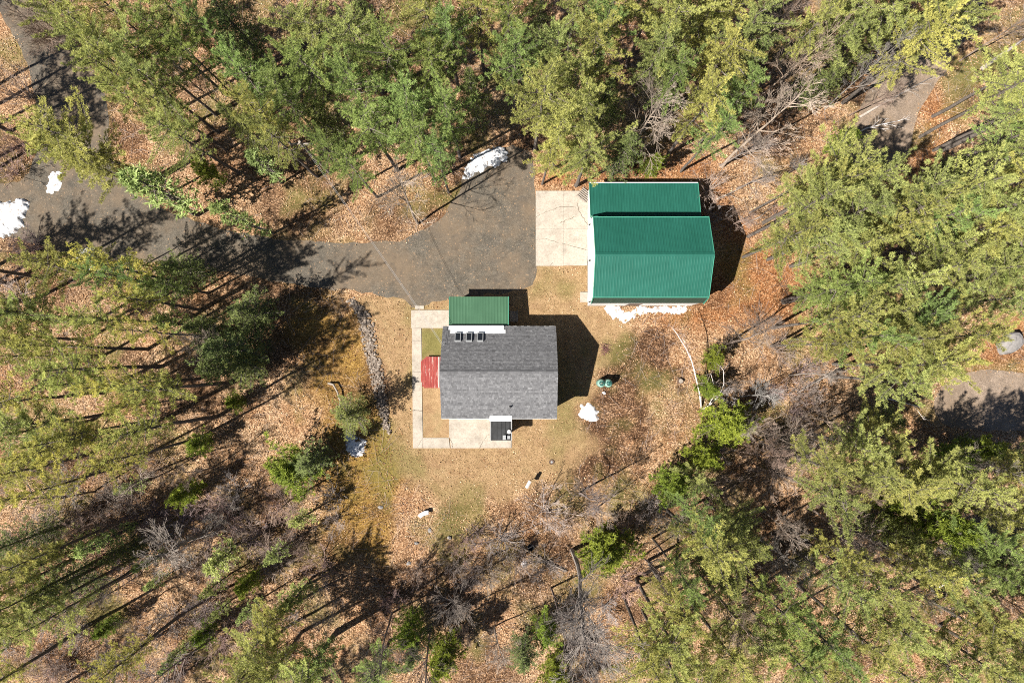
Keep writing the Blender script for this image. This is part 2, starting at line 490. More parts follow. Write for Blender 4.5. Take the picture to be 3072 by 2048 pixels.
def zones(px, py):
    n = (fbm(px, py, 1 / 60.0, 3) - 0.5) * 90 + (fbm(px, py, 1 / 14.0, 8) - 0.5) * 40
    st = lambda d, w: np.clip(d / w + 0.5, 0, 1)
    lawn = st(sdist(px, py, LAWN) + n * 0.8, 45)
    moss = st(sdist(px, py, MOSS) + 15 + n * 1.3, 70)
    rust = np.maximum.reduce([st(sdist(px, py, p) + n, 70) for p in (RUST, RUST2, RUST3, RUST4)]) * 0.85
    soil = np.maximum.reduce([st(sdist(px, py, p) + 22 + n * 2.4, 35) for p in (SOILP, SOILP2)]) * 0.95
    patch = st((fbm(px, py, 1 / 110.0, 21) - 0.57) * 300, 60) * 0.75
    soil = np.maximum(soil, patch * (1 - lawn))
    grassy = np.maximum.reduce([st(sdist(px, py, p) + n * 0.7, 40) for p in (GRASSY, GRASSY2, GRASSY3)])
    grassy = np.maximum(grassy * 0.8, st((fbm(px, py, 1 / 90.0, 33) - 0.6) * 260, 60) * 0.55)
    return lawn, rust, moss, soil, grassy

# ------------------------------------------------------------------ ground sheet
def make_ground():
    def axis(lo, hi, step, far):
        c = list(np.arange(lo, hi + 1e-6, step)); a = []; d = step; x = lo
        while x > -far:
            d *= 1.5; x -= d; a.append(x)
        b = []; d = step; x = hi
        while x < far:
            d *= 1.5; x += d; b.append(x)
        return np.array(a[::-1] + c + b)
    xs = axis(-50, 50, 0.33, 2500); ys = axis(-36, 38, 0.33, 2500)
    X, Y = np.meshgrid(xs, ys)
    px = NX + X * PXM; py = NY - Y * PXM
    Z = np.zeros_like(X)
    flat = np.maximum.reduce([sdist(px, py, p) for p in BUILT + [DRIVE, LANE_N, LANE_S]])
    w = np.clip((-flat - 20) / 120.0, 0, 1)
    Z = w * ((fbm(X, Y, 0.35, 2) - 0.45) * 0.22 + (fbm(X, Y, 1.4, 4) - 0.45) * 0.07)
    lawn = zones(px, py)
    Z *= (1 - 0.8 * lawn[0])
    ny, nx = X.shape
    V = np.stack([X, Y, Z], -1).reshape(-1, 3)
    i = (np.arange(ny - 1)[:, None] * nx + np.arange(nx - 1)[None, :]).ravel()
    Q = np.stack([i, i + 1, i + nx + 1, i + nx], -1)
    me = mesh_arr('ground', V, quads=Q, mat=M['ground'], smooth=True)
    ca = me.attributes.new('zone', 'FLOAT_COLOR', 'POINT')
    rgba = np.stack([lawn[0], lawn[1], lawn[2], np.ones_like(lawn[0])], -1).reshape(-1, 4)
    ca.data.foreach_set('color', rgba.astype(np.float32).ravel())
    for nm, k in (('soil', 3), ('grassy', 4)):
        a = me.attributes.new(nm, 'FLOAT', 'POINT'); a.data.foreach_set('value', lawn[k].astype(np.float32).ravel())
    o = lnk(bpy.data.objects.new('ground', me)); tag(o, kind='structure')
    return o
make_ground()

def sheet(name, poly, z, mat, jit=4.0, step=10.0):
    P = []
    for i in range(len(poly)):
        a = np.array(poly[i]); b = np.array(poly[(i + 1) % len(poly)])
        n = max(1, int(np.hypot(*(b - a)) / step))
        for k in range(n): P.append(a + (b - a) * k / n)
    P = np.array(P)
    P[:, 0] += (fbm(P[:, 0], P[:, 1], 1 / 25.0, 41) - 0.5) * jit * 5
    P[:, 1] += (fbm(P[:, 0], P[:, 1], 1 / 25.0, 47) - 0.5) * jit * 5
    bm = bmesh.new()
    vs = [bm.verts.new((*G(x, y), z)) for x, y in P]
    f = bm.faces.new(vs); bmesh.ops.triangulate(bm, faces=[f])
    bmesh.ops.recalc_face_normals(bm, faces=bm.faces)
    if sum(ff.normal.z for ff in bm.faces) < 0:
        bmesh.ops.reverse_faces(bm, faces=bm.faces)
    me = bpy.data.meshes.new(name); bm.to_mesh(me); bm.free(); me.materials.append(mat)
    return tag(lnk(bpy.data.objects.new(name, me)), kind='structure')
sheet('driveway', DRIVE, 0.012, M['drive'])
sheet('sandy_lane', LANE_N, 0.012, M['lane'])
sheet('sandy_lane', LANE_S, 0.012, M['lane'])

# ------------------------------------------------------------------ concrete slabs
def slab_thing(name, label, slabs, cat='concrete slab', z=0.06, cracks=()):
    t = thing(name, label, cat)
    for poly in slabs:
        P = [G(x, y) for x, y in poly]
        c = np.mean(P, axis=0)
        P = [tuple(c + (np.array(p) - c) * (1 - 0.009 / max(0.3, np.hypot(*(np.array(p) - c))))) for p in P]
        me = MB().prism(P, -0.05, z + random.uniform(-0.004, 0.004)).mesh('slab', M['concrete'])
        o = lnk(bpy.data.objects.new('slab', me), t)
    for cr in cracks:
        mb = MB(); pts = []
        for i in range(len(cr) - 1):
            a = np.array(cr[i], float); b = np.array(cr[i + 1], float)
            for k in range(6):
                p = a + (b - a) * k / 6 + RNG.normal(0, 1.1, 2); pts.append(p)
        pts.append(np.array(cr[-1], float))
        for i in range(len(pts) - 1):
            a = G(*pts[i]); b = G(*pts[i + 1])
            w = random.uniform(0.012, 0.035)
            mb.bar((*a, z + 0.004), (*b, z + 0.004), w, 0.008)
        mb.build('crack', M['crack'], t)
    return t
slab_thing('barn_apron', 'large cracked pale concrete apron in front of the barn doors',
    [[(1607, 573), (1690, 573), (1690, 686), (1607, 686)], [(1690, 573), (1765, 573), (1763, 686), (1690, 686)],
     [(1607, 686), (1690, 686), (1690, 798), (1607, 798)], [(1690, 686), (1763, 686), (1761, 797), (1690, 797)]],
    cracks=[[(1608, 650), (1650, 632), (1680, 622), (1728, 620)], [(1609, 719), (1640, 718), (1680, 730), (1697, 733)], [(1730, 606), (1740, 640), (1762, 675)], [(1650, 798), (1658, 788)], [(1672, 672), (1700, 660), (1728, 650)], [(1697, 733), (1762, 752)]])
slab_thing('barn_stoop', 'small square concrete stoop at the barn side door', [[(1740, 876), (1761.5, 876), (1762.5, 906.5), (1740, 906.5)]], z=0.12)
slab_thing('house_walk', 'narrow L-shaped concrete walk along the house with a patio at its lower end',
    [[(1233.5, 930), (1347, 930), (1347, 984), (1233.5, 984)],
     [(1236, 984), (1264, 984), (1264.5, 1022), (1236.3, 1022)], [(1236.3, 1022), (1264.5, 1022), (1265.5, 1115), (1237, 1115)],
     [(1237, 1115), (1265.5, 1115), (1266, 1171), (1237.5, 1171)], [(1237.5, 1171), (1266, 1171), (1267, 1231), (1238, 1231)],
     [(1238, 1231), (1267, 1231), (1268.5, 1312), (1238.5, 1312)], [(1238.5, 1312), (1268.5, 1312), (1268, 1343.5), (1239, 1343.5)],
     [(1268.5, 1312.5), (1347, 1312.5), (1350, 1343.5), (1268, 1343.5)],
     [(1347, 1240), (1470, 1240), (1470, 1312.5), (1347, 1312.5)], [(1350, 1312.5), (1440, 1312.5), (1440, 1343.5), (1352, 1343.5)], [(1470, 1240), (1535, 1240), (1535, 1312.5), (1470, 1312.5)], [(1440, 1312.5), (1535, 1312.5), (1535, 1343), (1440, 1343.5)]],
    cat='walkway',
    cracks=[[(1237, 1231), (1248, 1228), (1267, 1233)], [(1250, 1343), (1268, 1314)], [(1350, 1315), (1357, 1330), (1358, 1343)], [(1438, 1343), (1452, 1318), (1470, 1300)]])
slab_thing('step_stone', 'short pale concrete step between driveway and house walk', [[(1245, 917), (1272, 917), (1272, 927), (1245, 927)]], z=0.08, cat='step')

# ------------------------------------------------------------------ metal roofing
def panel_mesh(name, width, length, mat, ribs=4):
    """corrugated sheet, local x across, y up the slope, z normal"""
    prof = []
    pitch = width / ribs
    for i in range(ribs):
        x = i * pitch
        prof += [(x, 0), (x + pitch * 0.62, 0), (x + pitch * 0.74, 0.009), (x + pitch * 0.84, 0.009), (x + pitch * 0.96, 0)]
    prof.append((width, 0))
    v, q = [], []
    n = len(prof)
    for y in (0, length):
        v += [(x, y, z) for x, z in prof]
    for y in (0, length):
        v += [(x, y, z - 0.012) for x, z in prof]
    for i in range(n - 1):
        q += [(i, i + 1, n + i + 1, n + i), (2 * n + i + 1, 2 * n + i, 3 * n + i, 3 * n + i + 1), (i, 2 * n + i, 2 * n + i + 1, i + 1), (n + i + 1, 3 * n + i + 1, 3 * n + i, n + i)]
    q += [(0, n, 3 * n, 2 * n), (n - 1, 3 * n - 1, 4 * n - 1, 2 * n - 1)]
    return mesh_arr(name, v, quads=q, mat=mat)

def metal_slope(parent, x0, x1, eave, top, mat, count=None):
    """eave, top: (y, z); panels are laid from x0 to x1"""
    W = x1 - x0
    n = count or max(1, round(W / 0.92)); w = W / n
    ev = Vector((0, eave[0], eave[1])); tp = Vector((0, top[0], top[1]))
    d = (tp - ev); L = d.length; d.normalize()
    flip = d.y < 0
    ax = Vector((-1, 0, 0)) if flip else Vector((1, 0, 0))
    nz = ax.cross(d)
    me = panel_mesh('roof_panel', w, L, mat)
    for i in range(n):
        o = bpy.data.objects.new('roof_panel', me)
        xo = (x1 - i * w) if flip else (x0 + i * w)
        m = Matrix.Identity(4)
        for r in range(3):
            m[r][0] = ax[r]; m[r][1] = d[r]; m[r][2] = nz[r]
        m[0][3] = xo; m[1][3] = ev.y; m[2][3] = ev.z
        o.matrix_world = m
        lnk(o, parent)

def window(parent, cx, cy, cz, w, h, axis, out):
    """axis 'x': wall runs along x, facing out*y ; 'y': wall along y facing out*x"""
    fr = MB(); gl = MB()
    d0, d1 = 0.0, 0.05 * out
    def bx(mb, a0, a1, z0, z1, e0, e1):
        lo, hi = min(e0, e1), max(e0, e1)
        if axis == 'x': mb.box(cx + a0, cx + a1, cy + lo, cy + hi, cz + z0, cz + z1)
        else: mb.box(cx + lo, cx + hi, cy + a0, cy + a1, cz + z0, cz + z1)
    t = 0.07
    bx(fr, -w / 2, w / 2, h / 2 - t, h / 2, d0, d1); bx(fr, -w / 2, w / 2, -h / 2, -h / 2 + t, d0, d1)
    bx(fr, -w / 2, -w / 2 + t, -h / 2 + t, h / 2 - t, d0, d1); bx(fr, w / 2 - t, w / 2, -h / 2 + t, h / 2 - t, d0, d1)
    wn_ = gl; bx(wn_, -w / 2 + t, w / 2 - t, -h / 2 + t, h / 2 - t, 0.005 * out, 0.02 * out)
    f = fr.build('window', M['whitetrim'], parent)
    gl.build('pane', M['glass'], f)
    return f

def door(parent, cx, cy, w, h, axis, out, mat, panels=True):
    mb = MB()
    def bx(a0, a1, z0, z1, e0, e1):
        lo, hi = min(e0, e1), max(e0, e1)
        if axis == 'x': mb.box(cx + a0, cx + a1, cy + lo, cy + hi, z0, z1)
        else: mb.box(cx + lo, cx + hi, cy + a0, cy + a1, z0, z1)
    bx(-w / 2, w / 2, 0.08, 0.08 + h, 0.002 * out, 0.04 * out)
    if panels:
        for k in range(4):
            z = 0.16 + k * (h - 0.1) / 4
            bx(-w / 2 + 0.08, w / 2 - 0.08, z, z + (h - 0.1) / 4 - 0.1, 0.04 * out, 0.055 * out)
    d = mb.build('door', mat, parent)
    hb = MB()
    a = w / 2 - 0.1
    if axis == 'x': hb.box(cx + a - 0.02, cx + a + 0.02, cy + min(0.06 * out, 0.11 * out), cy + max(0.06 * out, 0.11 * out), 1.0, 1.12)
    else: hb.box(cx + min(0.06 * out, 0.11 * out), cx + max(0.06 * out, 0.11 * out), cy + a - 0.02, cy + a + 0.02, 1.0, 1.12)
    hb.build('handle', M['greymetal'], d)

# ------------------------------------------------------------------ barn
def make_barn():
    t = thing('barn', 'white barn with a bright green gambrel metal roof and lean-to', 'barn', (0, 0, 0))
    X0, X1 = 6.70, 15.80
    YS, YN = 4.47, 11.52
    prof = [(YS, 0.0), (YS, 3.47), (4.80, 4.98), (8.00, 6.50), (11.20, 4.98), (YN, 3.47), (YN, 0.0)]
    for nm, a, b in (('wall', X0, X0 + 0.15), ('wall', X1 - 0.15, X1)):
        MB().prism_x(prof, a, b).build(nm, M['siding'], t)
    MB().box(X0 + 0.15, X1 - 0.15, YS, YS + 0.15, 0, 3.45).build('wall', M['siding'], t)
    MB().box(X0 + 0.15, X1 - 0.15, YN - 0.15, YN, 0, 3.45).build('wall', M['siding'], t)
    rx0, rx1 = 6.60, 15.90
    metal_slope(t, rx0, rx1, (4.76, 5.06), (8.0, 6.60), M['barnroof'])
    metal_slope(t, rx0, rx1, (11.24, 5.06), (8.0, 6.60), M['barnroof'])
    metal_slope(t, rx0, rx1, (4.40, 3.52), (4.77, 5.04), M['barnsteep'])
    metal_slope(t, rx0, rx1, (11.60, 3.52), (11.23, 5.04), M['barnsteep'])
    MB().bar((rx0 - 0.02, 8.0 - 0.08, 6.615), (rx1 + 0.02, 8.0 - 0.08, 6.615), 0.18, 0.02, (0, -0.43, 0.9)).bar((rx0 - 0.02, 8.0 + 0.08, 6.61), (rx1 + 0.02, 8.0 + 0.08, 6.61), 0.18, 0.02, (0, 0.43, 0.9)).build('ridge_cap', M['barnroof'], t)
    rl = [(4.37, 3.5), (4.75, 5.03), (8.0, 6.57), (11.25, 5.03), (11.63, 3.5)]
    for x in (rx0 - 0.03, rx1 + 0.03):
        mb = MB()
        for a, b in zip(rl[:-1], rl[1:]):
            mb.bar((x, *a), (x, *b), 0.05, 0.13, (0, 0.2, 1))
        mb.build('rake_trim', M['greentrim'], t)
    # ridge of the break line on both sides
    for y in (4.755, 11.245):
        MB().bar((rx0, y, 5.075), (rx1, y, 5.075), 0.07, 0.035).build('break_trim', M['greentrim'], t)
    # lean-to
    lx0, lx1 = 6.58, 15.78
    lp = [(YN, 0), (14.55, 0), (14.55, 2.22), (YN, 3.16)]
    for a, b in ((6.72, 6.86), (15.54, 15.68)):
        MB().prism_x([(YN + 0.003, 0), (14.55, 0), (14.55, 2.2), (YN + 0.003, 3.12)], a, b).build('lean_to_wall', M['siding'], t)
    MB().box(6.86, 15.54, 14.42, 14.55, 0, 2.2).build('lean_to_wall', M['siding'], t)
    metal_slope(t, lx0, lx1, (14.70, 2.26), (11.52, 3.24), M['barnroof'])
    for x in (lx0 - 0.02, lx1 + 0.02):
        MB().bar((x, 14.71, 2.25), (x, 11.6, 3.21), 0.04, 0.12).build('rake_trim', M['greentrim'], t)
    MB().bar((lx0, 14.73, 2.24), (lx1, 14.73, 2.24), 0.05, 0.1).build('eave_trim', M['whitetrim'], t)
    # west front
    door(t, X0, 9.75, 2.75, 2.3, 'y', -1, M['whitetrim'])
    door(t, 6.72, 13.05, 2.3, 1.95, 'y', -1, M['whitetrim'])
    door(t, X0, 5.2, 0.9, 2.0, 'y', -1, M['whitetrim'])
    for y in (10.45, 8.67, 7.37, 5.61):
        window(t, X0, y, 3.95, 0.42, 0.85, 'y', -1)
    for y in (11.2, 8.15, 4.62):
        MB().box(X0 - 0.16, X0 - 0.02, y - 0.06, y + 0.06, 1.9, 2.12).build('wall_lamp', M['blackmetal'], t)
    # south side door and corner boards
    door(t, 10.55, YS, 1.15, 2.0, 'x', -1, M['brownwood'], False)
    for y in (YS - 0.02, YN - 0.1):
        MB().box(X0 - 0.025, X0 + 0.1, y, y + 0.12, 0, 3.4).build('corner_board', M['whitetrim'], t)
    MB().box(X0 - 0.04, X1 + 0.04, YS - 0.04, YN + 0.04, -0.2, 0.07).build('foundation', M['foundation'], t)
make_barn()

# ------------------------------------------------------------------ house
def shingle_slope(parent, x0, x1, eave, top, name='shingle_courses'):
    ev = np.array([0, eave[0], eave[1]]); tp = np.array([0, top[0], top[1]])
    d = tp - ev; L = np.linalg.norm(d); d /= L
    nrm = np.array([0, -d[2], d[1]]) if d[1] > 0 else np.array([0, d[2], -d[1]])
    exp_ = 0.145
    nc = int(math.ceil(L / exp_))
    mb = MB()
    rs = random.Random(int(abs(eave[0]) * 100))
    for c in range(nc):
        s0 = c * exp_ - 0.02; s1 = min(L, (c + 1) * exp_ + 0.03)
        x = x0 - rs.uniform(0, 0.2)
        cb = rs.uniform(-0.1, 0.1)
        while x < x1:
            w = rs.choice((0.1, 0.14, 0.18, 0.24))
            a, b = max(x, x0), min(x + w - 0.006, x1)
            x += w
            if b - a < 0.02: continue
            lift = rs.uniform(0.016, 0.03)
            P = []
            for s, l in ((s0, lift), (s1, 0.006)):
                for xx in (a, b):
                    p = ev + d * s + nrm * l; P.append((xx, p[1], p[2]))
            for s, l in ((s0, lift - 0.014), (s1, -0.01)):
                for xx in (a, b):
                    p = ev + d * s + nrm * l; P.append((xx, p[1], p[2]))
            tint = min(1, max(0, rs.gauss(0.5, 0.14) + cb))
            mb.add(P, [(0, 1, 3, 2), (0, 4, 5, 1), (0, 2, 6, 4), (1, 5, 7, 3)], tint)
    o = mb.build(name, M['shingle'], parent)
    o['kind'] = 'stuff'
    return o

def make_house():
    t = thing('house', 'house with a grey shingled gable roof and three skylights', 'house')
    rx0, rx1 = -5.80, 3.68
    EN, RD, ES = (2.49, 2.87), (-1.23, 5.60), (-5.10, 4.20)
    X0, X1, YS, YN = -5.5, 3.40, -4.75, 2.15
    def roofz(y):
        if y > RD[0]: return RD[1] + (y - RD[0]) / (EN[0] - RD[0]) * (EN[1] - RD[1])
        return RD[1] + (RD[0] - y) / (RD[0] - ES[0]) * (ES[1] - RD[1])
    prof = [(YS, 0), (YS, roofz(YS) - 0.12), (RD[0], RD[1] - 0.12), (YN, roofz(YN) - 0.12), (YN, 0)]
    for a, b in ((X0, X0 + 0.15), (X1 - 0.15, X1)):
        MB().prism_x(prof, a, b).build('wall', M['tansiding'], t)
    MB().box(X0 + 0.15, X1 - 0.15, YS, YS + 0.15, 0, roofz(YS) - 0.14).build('wall', M['tansiding'], t)
    MB().box(X0 + 0.15, X1 - 0.15, YN - 0.15, YN, 0, roofz(YN) - 0.14).build('wall', M['tansiding'], t)
    MB().box(X0 - 0.04, X1 + 0.04, YS - 0.04, YN + 0.04, -0.2, 0.3).build('foundation', M['foundation'], t)
    # roof deck with drip edge
    th = 0.11
    deck = [(EN[0], EN[1] - 0.02), (RD[0], RD[1] - 0.02), (ES[0], ES[1] - 0.02), (ES[0], ES[1] - 0.02 - th), (RD[0], RD[1] - 0.02 - th), (EN[0], EN[1] - 0.02 - th)]
    roof = MB().prism_x(deck, rx0, rx1).build('roof', M['whitetrim'], t)
    shingle_slope(roof, rx0 - 0.015, rx1 + 0.015, EN, RD)
    shingle_slope(roof, rx0 - 0.015, rx1 + 0.015, ES, RD)
    # ridge cap
    mb = MB(); x = rx0 - 0.01
    while x < rx1:
        e = min(x + 0.3, rx1 + 0.01)
        mb.bar((x, RD[0] + 0.075, RD[1] - 0.015), (e - 0.01, RD[0] + 0.075, RD[1] - 0.027), 0.16, 0.03, (0, 0.59, 0.8), random.uniform(0.2, 0.5))
        mb.bar((x, RD[0] - 0.075, RD[1] + 0.01), (e - 0.01, RD[0] - 0.075, RD[1]), 0.16, 0.03, (0, -0.34, 0.94), random.uniform(0.2, 0.5))
        x += 0.295
    mb.build('ridge_cap', M['shingle'], roof)
    MB().box(rx0, rx1, EN[0] + 0.004, EN[0] + 0.03, EN[1] - 0.13, EN[1] + 0.008).build('eave_trim', M['whitetrim'], roof)
    MB().box(rx0, rx1, ES[0] - 0.05, ES[0] - 0.004, ES[1] - 0.13, ES[1] + 0.01).build('eave_trim', M['whitetrim'], roof)
    # skylights
    d = Vector((0, EN[0] - RD[0], EN[1] - RD[1])).normalized(); nrm = Vector((0, -d.z, d.y))
    for cx in (-4.49, -3.56, -2.63):
        cy = 1.52; c = Vector((cx, cy, roofz(cy)))
        w, l = 0.5, 0.86
        fr = MB()
        for (a0, a1, l0, l1) in ((-w / 2, -w / 2 + .06, -l / 2, l / 2), (w / 2 - .06, w / 2, -l / 2, l / 2), (-w / 2 + .06, w / 2 - .06, -l / 2, -l / 2 + .06), (-w / 2 + .06, w / 2 - .06, l / 2 - .06, l / 2)):
            vs = []
            for hh in (0.0, 0.17):
                for a, b in ((a0, l0), (a1, l0), (a1, l1), (a0, l1)):
                    vs.append(c + Vector((a, 0, 0)) + d * b + nrm * hh)
            fr.add(vs, [(0, 3, 2, 1), (4, 5, 6, 7), (0, 1, 5, 4), (1, 2, 6, 5), (2, 3, 7, 6), (3, 0, 4, 7)])
        s = fr.build('skylight', M['greymetal'], roof)
        vs = [c + Vector((a, 0, 0)) + d * b + nrm * 0.15 for a, b in ((-w / 2 + .06, -l / 2 + .06), (w / 2 - .06, -l / 2 + .06), (w / 2 - .06, l / 2 - .06), (-w / 2 + .06, l / 2 - .06))]
        # pane keeps to two levels: it is a piece of the roof next to its frame
        MB().add(vs + [v - nrm * 0.02 for v in vs], [(0, 1, 2, 3), (7, 6, 5, 4), (0, 4, 5, 1), (1, 5, 6, 2), (2, 6, 7, 3), (3, 7, 4, 0)]).build('skylight_pane', M['glass'], roof)
    # white sheets along the porch junction
    def sheet_on(x0, x1, y0, y1, lift, name, zf=roofz):
        vs = []
        for h in (lift, lift + 0.03):
            for x, y in ((x0, y0), (x1, y0), (x1, y1), (x0, y1)):
                vs.append((x, y, zf(y) + h))
        MB().add(vs, [(0, 3, 2, 1), (4, 5, 6, 7), (0, 1, 5, 4), (1, 2, 6, 5), (2, 3, 7, 6), (3, 0, 4, 7)]).build(name, M['membrane'], t)
    sheet_on(-5.33, -0.69, 2.20, 2.58, 0.035, 'flashing_sheet')
    sheet_on(-5.15, -0.54, 1.88, 2.20, 0.035, 'flashing_sheet')
    sheet_on(-1.83, -0.02, -5.33, -4.90, 0.035, 'flashing_sheet')
    # vent pipe
    z = roofz(-4.13)
    MB().lathe([(0.11, z - 0.02), (0.11, z + 0.06), (0.055, z + 0.08), (0.055, z + 0.36)], -0.16, -4.13, 12).build('vent_pipe', M['blackmetal'], roof)
    # north porch with green roof
    px0, px1 = -5.31, -0.31
    MB().box(px0 + 0.2, px1 - 0.2, YN + 0.003, 4.8, -0.05, 0.3).build('porch_floor', M['foundation'], t)
    for a, b in ((px0 + 0.2, px0 + 0.32), (px1 - 0.32, px1 - 0.2)):
        MB().prism_x([(YN + 0.003, 0.3), (4.8, 0.3), (4.8, 2.13), (YN + 0.003, 2.4)], a, b).build('porch_wall', M['siding'], t)
    MB().box(px0 + 0.32, px1 - 0.32, 4.68, 4.8, 0.3, 2.12).build('porch_wall', M['siding'], t)
    metal_slope(t, px0, px1, (5.05, 2.22), (2.55, 2.50), M['porchroof'])
    for x in (px0 - 0.02, px1 + 0.02):
        MB().bar((x, 5.06, 2.2), (x, 2.56, 2.48), 0.04, 0.1).build('porch_trim', M['greentrim'], t)
    # south entry with dark roof
    ex0, ex1, ey0 = -1.82, -0.04, -7.12
    MB().box(ex0 + 0.12, ex1 - 0.06, -6.72, YS - 0.003, 0.061, 2.38).build('entry_wall', M['siding'], t)
    eb = thing_part = MB().box(ex0, ex1, ey0, YS - 0.01, 2.42, 2.52).build('entry_roof', M['darkroof'], t)
    for i in range(5):
        x = ex0 + 0.18 + i * 0.355
        MB().box(x - 0.012, x + 0.012, ey0 + 0.02, YS - 0.02, 2.522, 2.55).build('seam', M['darkroof'], eb)
    MB().box(ex0 - 0.03, ex0 - 0.003, ey0, YS - 0.02, 2.38, 2.56).build('trim', M['whitetrim'], eb)
    MB().box(ex1 + 0.003, ex1 + 0.03, ey0, YS - 0.02, 2.38, 2.56).build('trim', M['whitetrim'], eb)
    MB().lathe([(0.09, 2.523), (0.09, 2.62), (0.17, 2.63), (0.17, 2.68), (0.06, 2.76)], -0.24, -6.37, 16).build('roof_vent', M['white'], eb)
    MB().box(-0.78, -0.52, -7.05, -6.66, 2.523, 2.72).build('vent_box', M['greymetal'], eb)
    MB().box(-0.40, -0.15, -6.98, -6.72, 2.523, 2.66).build('vent_box', M['greymetal'], eb)
    # doors and windows of the walls
    door(t, X0, -1.6, 0.95, 2.05, 'y', -1, M['whitetrim'])
    for y in (1.0, -3.5):
        window(t, X0, y, 1.7, 0.9, 1.2, 'y', -1)
        window(t, X1, y, 1.7, 0.9, 1.2, 'y', 1)
    window(t, X1, -1.23, 3.9, 0.8, 1.1, 'y', 1)
    window(t, X0, -1.23, 3.9, 0.8, 1.1, 'y', -1)
    for x in (-4.2, 1.6):
        window(t, x, YS, 2.2, 1.0, 1.2, 'x', -1)
    window(t, 1.6, YN, 1.5, 1.0, 1.1, 'x', 1)
make_house()

def red_deck():
    x0, y0 = G(1264, 1163); x1, y1 = G(1325, 1070)
    t = thing('red_deck', 'worn red painted plank deck at the side of the house', 'deck')
    n = 13; w = (x1 - x0) / n
    for i in range(n):
        a = x0 + i * w
        tp = y1 - max(0, 3 - i) * 0.12; bt = y0 + (0.5 if i == 0 else 0.12 if i == 1 else 0)
        MB().box(a + 0.006, a + w - 0.006, bt, tp, 0.36 + (i % 3) * 0.004, 0.40 + (i % 3) * 0.004).build('plank', M['red'], t)
    for y in (y0 + 0.3, (y0 + y1) / 2, y1 - 0.4):
        MB().box(x0 + 0.1, x1 - 0.02, y - 0.04, y + 0.04, 0.2, 0.358).build('joist', M['brownwood'], t)
    for x in (x0 + 0.15, x1 - 0.15):
        for y in (y0 + 0.7, y1 - 0.5):
            MB().box(x - 0.05, x + 0.05, y - 0.05, y + 0.05, -0.05, 0.199).build('leg', M['brownwood'], t)
    MB().box(x1 - 0.22, x1 - 0.17, y0 + 0.02, y1 - 0.02, 0.412, 0.45).build('edge_strip', M['white'], t)
red_deck()

def side_steps():
    x0, y0 = G(1530, 966); 
    t = thing('porch_steps', 'small weathered wooden steps in shade beside the green porch roof', 'steps')
    for k in range(3):
        for j in range(2):
            MB().box(x0 + 0.02 + k * 0.24 + j * 0.115, x0 + 0.125 + k * 0.24 + j * 0.115, y0, y0 + 0.95, 0.46 - k * 0.16, 0.5 - k * 0.16).build('tread', M['wood'], t)
    for y in (y0 + 0.05, y0 + 0.87):
        MB().prism([(0, 0), (1, 0)] and [(x0, y), (x0 + 0.7, y), (x0 + 0.7, y + 0.05), (x0, y + 0.05)], -0.02, 0.13).build('stringer', M['wood'], t)
    for y in (y0 + 0.02, y0 + 0.9):
        MB().box(x0 + 0.62, x0 + 0.68, y, y + 0.06, 0.131, 1.0).build('rail_post', M['wood'], t)
side_steps()

# ------------------------------------------------------------------ yard things
def propane(px, py, label, capmat):
    x, y = G(px, py, 1.0)
    t = thing('propane_tank', label, 'gas tank', (x, y, 0), 0, 'upright gas tanks beside the house yard')
    R = 0.36
    MB().lathe([(R * 0.9, 0.05), (R, 0.12), (R, 0.95), (R * 0.97, 1.05), (R * 0.86, 1.14), (R * 0.6, 1.21), (R * 0.3, 1.24)], 0, 0, 28).build('body', M['tank'], t, True)
    MB().lathe([(R * 0.8, -0.02), (R * 0.82, 0.1)], 0, 0, 24).build('foot_ring', M['tankdark'], t)
    cb = MB()
    for k in range(16):
        if k in (3, 4): continue
        a0, a1 = 2 * math.pi * k / 16, 2 * math.pi * (k + 1) / 16
        vs = []
        for z in (1.17, 1.37):
            for r, a in ((0.2, a0), (0.2, a1), (0.215, a1), (0.215, a0)):
                vs.append((r * math.cos(a), r * math.sin(a), z))
        cb.add(vs, [(0, 3, 2, 1), (4, 5, 6, 7), (0, 1, 5, 4), (1, 2, 6, 5), (2, 3, 7, 6), (3, 0, 4, 7)])
    cb.build('collar', M['tankdark'], t)
    MB().lathe([(0.13, 1.235), (0.15, 1.25), (0.15, 1.30), (0.05, 1.33)], 0, 0, 14).build('cap', M['tankdark'], t)
    MB().lathe([(0.045, 1.331), (0.045, 1.38)], 0, 0, 8).build('valve', capmat, t)
propane(1804, 1149, 'green upright gas tank nearer the house, with a reddish valve', M['valve'])
propane(1825.5, 1149, 'green upright gas tank farther from the house, with a green valve', M['tankdark'])

def slat_pallet():
    x, y = G(1752, 586)
    t = thing('wooden_pallet', 'striped grey wooden pallet by the lean-to front corner', 'pallet', (x, y, 0.06), math.radians(-38))
    for i in range(6):
        MB().box(-0.5, 0.5, -0.46 + i * 0.165, -0.36 + i * 0.165, 0.1, 0.125).build('slat', M['wood'], t)
    for xx in (-0.44, 0.0, 0.44):
        MB().box(xx - 0.04, xx + 0.04, -0.46, 0.47, 0.0, 0.099).build('stringer', M['brownwood'], t)
slat_pallet()

